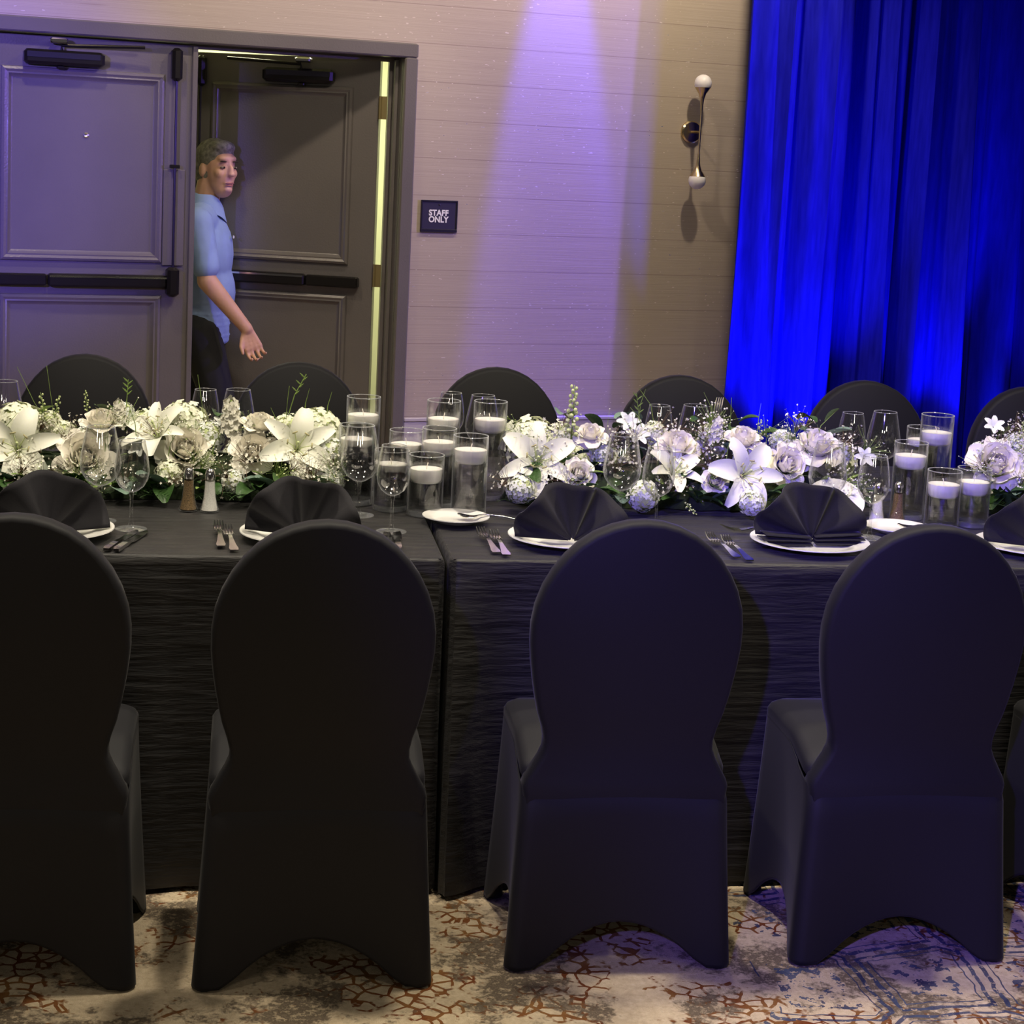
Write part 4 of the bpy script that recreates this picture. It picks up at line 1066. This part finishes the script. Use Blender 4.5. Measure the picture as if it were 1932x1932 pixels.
# local frame: +x walking direction, -y toward the camera, z up.  One continuous body.
HX, HY, HZ = .062, -.01, 1.515
def hd(x, y, z):                     # head frame: turned toward the camera, tilted a little
    c, s_ = math.cos(math.radians(-52)), math.sin(math.radians(-52))
    return (HX + x * c - y * s_, HY + x * s_ + y * c, HZ + z)
mb = MB()
def hb(x, y, z, r, rings=10):
    c, s_ = math.cos(math.radians(-52)), math.sin(math.radians(-52))
    T = Matrix.Translation((HX, HY, HZ)) @ Matrix.Rotation(math.radians(-52), 4, 'Z')
    mb.ball((x, y, z), r, 18, 12, 0, T)
hb(-.008, 0, .028, (.098, .076, .098)); hb(.03, 0, -.02, (.064, .064, .085)); hb(.045, 0, -.082, (.044, .044, .042)); hb(.03, 0, -.055, (.055, .058, .055))
hb(.070, 0, .05, (.026, .052, .02)); hb(.1, 0, -.004, (.017, .0125, .026)); hb(.106, 0, -.018, (.017, .018, .012)); hb(.088, 0, .018, (.012, .009, .03)); hb(.062, .034, -.014, (.026, .027, .026)); hb(.062, -.034, -.014, (.026, .027, .026))
hb(.083, 0, -.058, (.014, .026, .009)); hb(.08, 0, -.085, (.018, .024, .016)); hb(-.005, .08, -.005, (.018, .01, .031)); hb(-.005, -.08, -.005, (.018, .01, .031))
cap(mb, (.012, 0, 1.33), (.035, -.005, 1.47), .062, .055)
cap(mb, (.0, -.10, 1.29), (.0, .10, 1.29), .062, .062); mb.ball((.02, 0, 1.14), (.105, .15, .2), 18, 12); mb.ball((.035, 0, .95), (.112, .145, .15), 18, 12); mb.ball((0, 0, .84), (.1, .145, .11), 18, 12)
SH, EL, WRI = (-.015, -.185, 1.285), (.03, -.225, 1.035), (.205, -.215, .83)
cap(mb, SH, EL, .054, .042); cap(mb, EL, WRI, .045, .029)
cap(mb, (-.015, .185, 1.285), (-.06, .225, 1.03), .054, .042); cap(mb, (-.06, .225, 1.03), (-.02, .215, .80), .04, .026)
for sy, hipx, kn, an in ((-1, 0, (.10, -.09, .47), (.02, -.09, .085)), (1, 0, (.02, .09, .46), (-.2, .09, .12))):
    cap(mb, (hipx, sy * .085, .82), kn, .085, .056); cap(mb, kn, an, .056, .036); cap(mb, an, (an[0] + .13, an[1], an[2] - .05), .036, .032)
def hand(mb, wr, d, side, thumb):
    wr = np.array(wr, float); d = np.array(d, float); d /= np.linalg.norm(d); sd = np.array(side, float); sd -= d * (sd @ d); sd /= np.linalg.norm(sd); nn_ = np.cross(d, sd)
    for q in np.linspace(0, 1, 5):
        for w in (-1, -.33, .33, 1): mb.ball(wr + d * (.018 + .07 * q) + sd * w * (.016 + .014 * q), .0155, 10, 8)
    for i, (w, ln) in enumerate(((-1, .066), (-.35, .078), (.33, .074), (1, .058))):
        b0 = wr + d * .088 + sd * w * .034; p1 = b0 + d * ln * .5 + nn_ * thumb * .010; p2 = p1 + d * ln * .22 + nn_ * thumb * .024; p3 = p2 + nn_ * thumb * .02 - d * .006
        cap(mb, b0, p1, .0088, .0082, 5); cap(mb, p1, p2, .0082, .0078, 4); cap(mb, p2, p3, .0078, .0072, 4)
    t0 = wr + d * .03 + sd * -.028; t1 = t0 + d * .034 - sd * .024 + nn_ * thumb * .012; t2 = t1 + d * .032 - sd * .004 + nn_ * thumb * .010
    cap(mb, t0, t1, .0125, .0105, 4); cap(mb, t1, t2, .0105, .009, 4)
hand(mb, WRI, (.16, -.0, -.42), (1, .25, .35), 1); hand(mb, (-.02, .215, .80), (.06, 0, -.42), (1, -.2, .15), -1)
remeshed('body', mb, 'skin', .0048, 9, man)
# hair
mb = MB()
hb(-.018, 0, .048, (.1, .083, .092)); 
for sy in (-1, 1): hb(-.03, sy * .045, .0, (.06, .036, .07))
hb(-.07, 0, -.02, (.04, .06, .07))
hb(.028, 0, .098, (.06, .066, .034))
hr = remeshed('hair', mb, 'hair', .009, 2, man)
# brows, eyes, lips
for sy in (-1, 1):
    mb = MB(); hb(.0875, sy * .033, .038, (.0095, .018, .0032)); mb.build('eyebrow', 'brow', man)
    mb = MB(); hb(.083, sy * .032, .012, (.009, .0135, .0055)); e = mb.build('eye', 'eye', man)
    mb = MB(); hb(.0895, sy * .031, .0115, (.004, .006, .0052)); mb.build('iris', 'iris', e)
mb = MB(); hb(.0945, 0, -.056, (.006, .024, .0045)); hb(.094, 0, -.066, (.006, .02, .004)); mb.build('lips', 'lips', man)
# shirt
mb = MB()
cap(mb, (-.002, -.10, 1.295), (-.002, .10, 1.295), .075, .075); mb.ball((.022, 0, 1.14), (.125, .17, .2), 18, 12); mb.ball((.03, 0, .97), (.13, .165, .18), 18, 12)
for z in np.linspace(.755, .98, 10): mb.ball((.022, 0, z), (.118, .165, .03), 18, 8)
cap(mb, SH, (.022, -.218, 1.10), .068, .063); cap(mb, (-.015, .185, 1.285), (-.045, .22, 1.09), .068, .062)
cap(mb, (.0, 0, 1.335), (.012, 0, 1.36), .08, .07, 3)
sh = remeshed('shirt', mb, 'shirt', .010, 2, man)
mb = MB()
P = []
for rr_, z, dx in ((.075, 1.345, .01), (.083, 1.368, .012), (.07, 1.405, .02), (.078, 1.392, .018), (.094, 1.345, .014), (.098, 1.325, .016)):
    P.append([(dx + rr_ * 1.0 * math.cos(a), rr_ * math.sin(a), z - .045 * max(0, math.cos(a)) ** 3) for a in np.linspace(0, 2 * PI, 25)[:-1]])
mb.grid(P, close=True); mb.build('collar', 'shirt', sh)
MB().box(.14, .146, -.075, -.03, 1.215, 1.228, .002).build('name_badge', 'letter', sh)
mb = MB(); mb.ball((0, 0, .80), (.115, .16, .1), 18, 12)
for sy, kn, an in ((-1, (.10, -.09, .47), (.02, -.09, .12)), (1, (.02, .09, .46), (-.19, .09, .15))):
    cap(mb, (0, sy * .085, .80), kn, .102, .075); cap(mb, kn, an, .075, .062)
remeshed('trousers', mb, 'trouser', .012, 2, man)
for an in ((.02, -.09, .0), (-.19, .09, .0)):
    mb = MB(); mb.ball((an[0] + .07, an[1], .038), (.145, .052, .042), 16, 10); mb.ball((an[0] - .02, an[1], .06), (.06, .048, .062), 14, 8); mb.build('shoe', 'shoe', man)
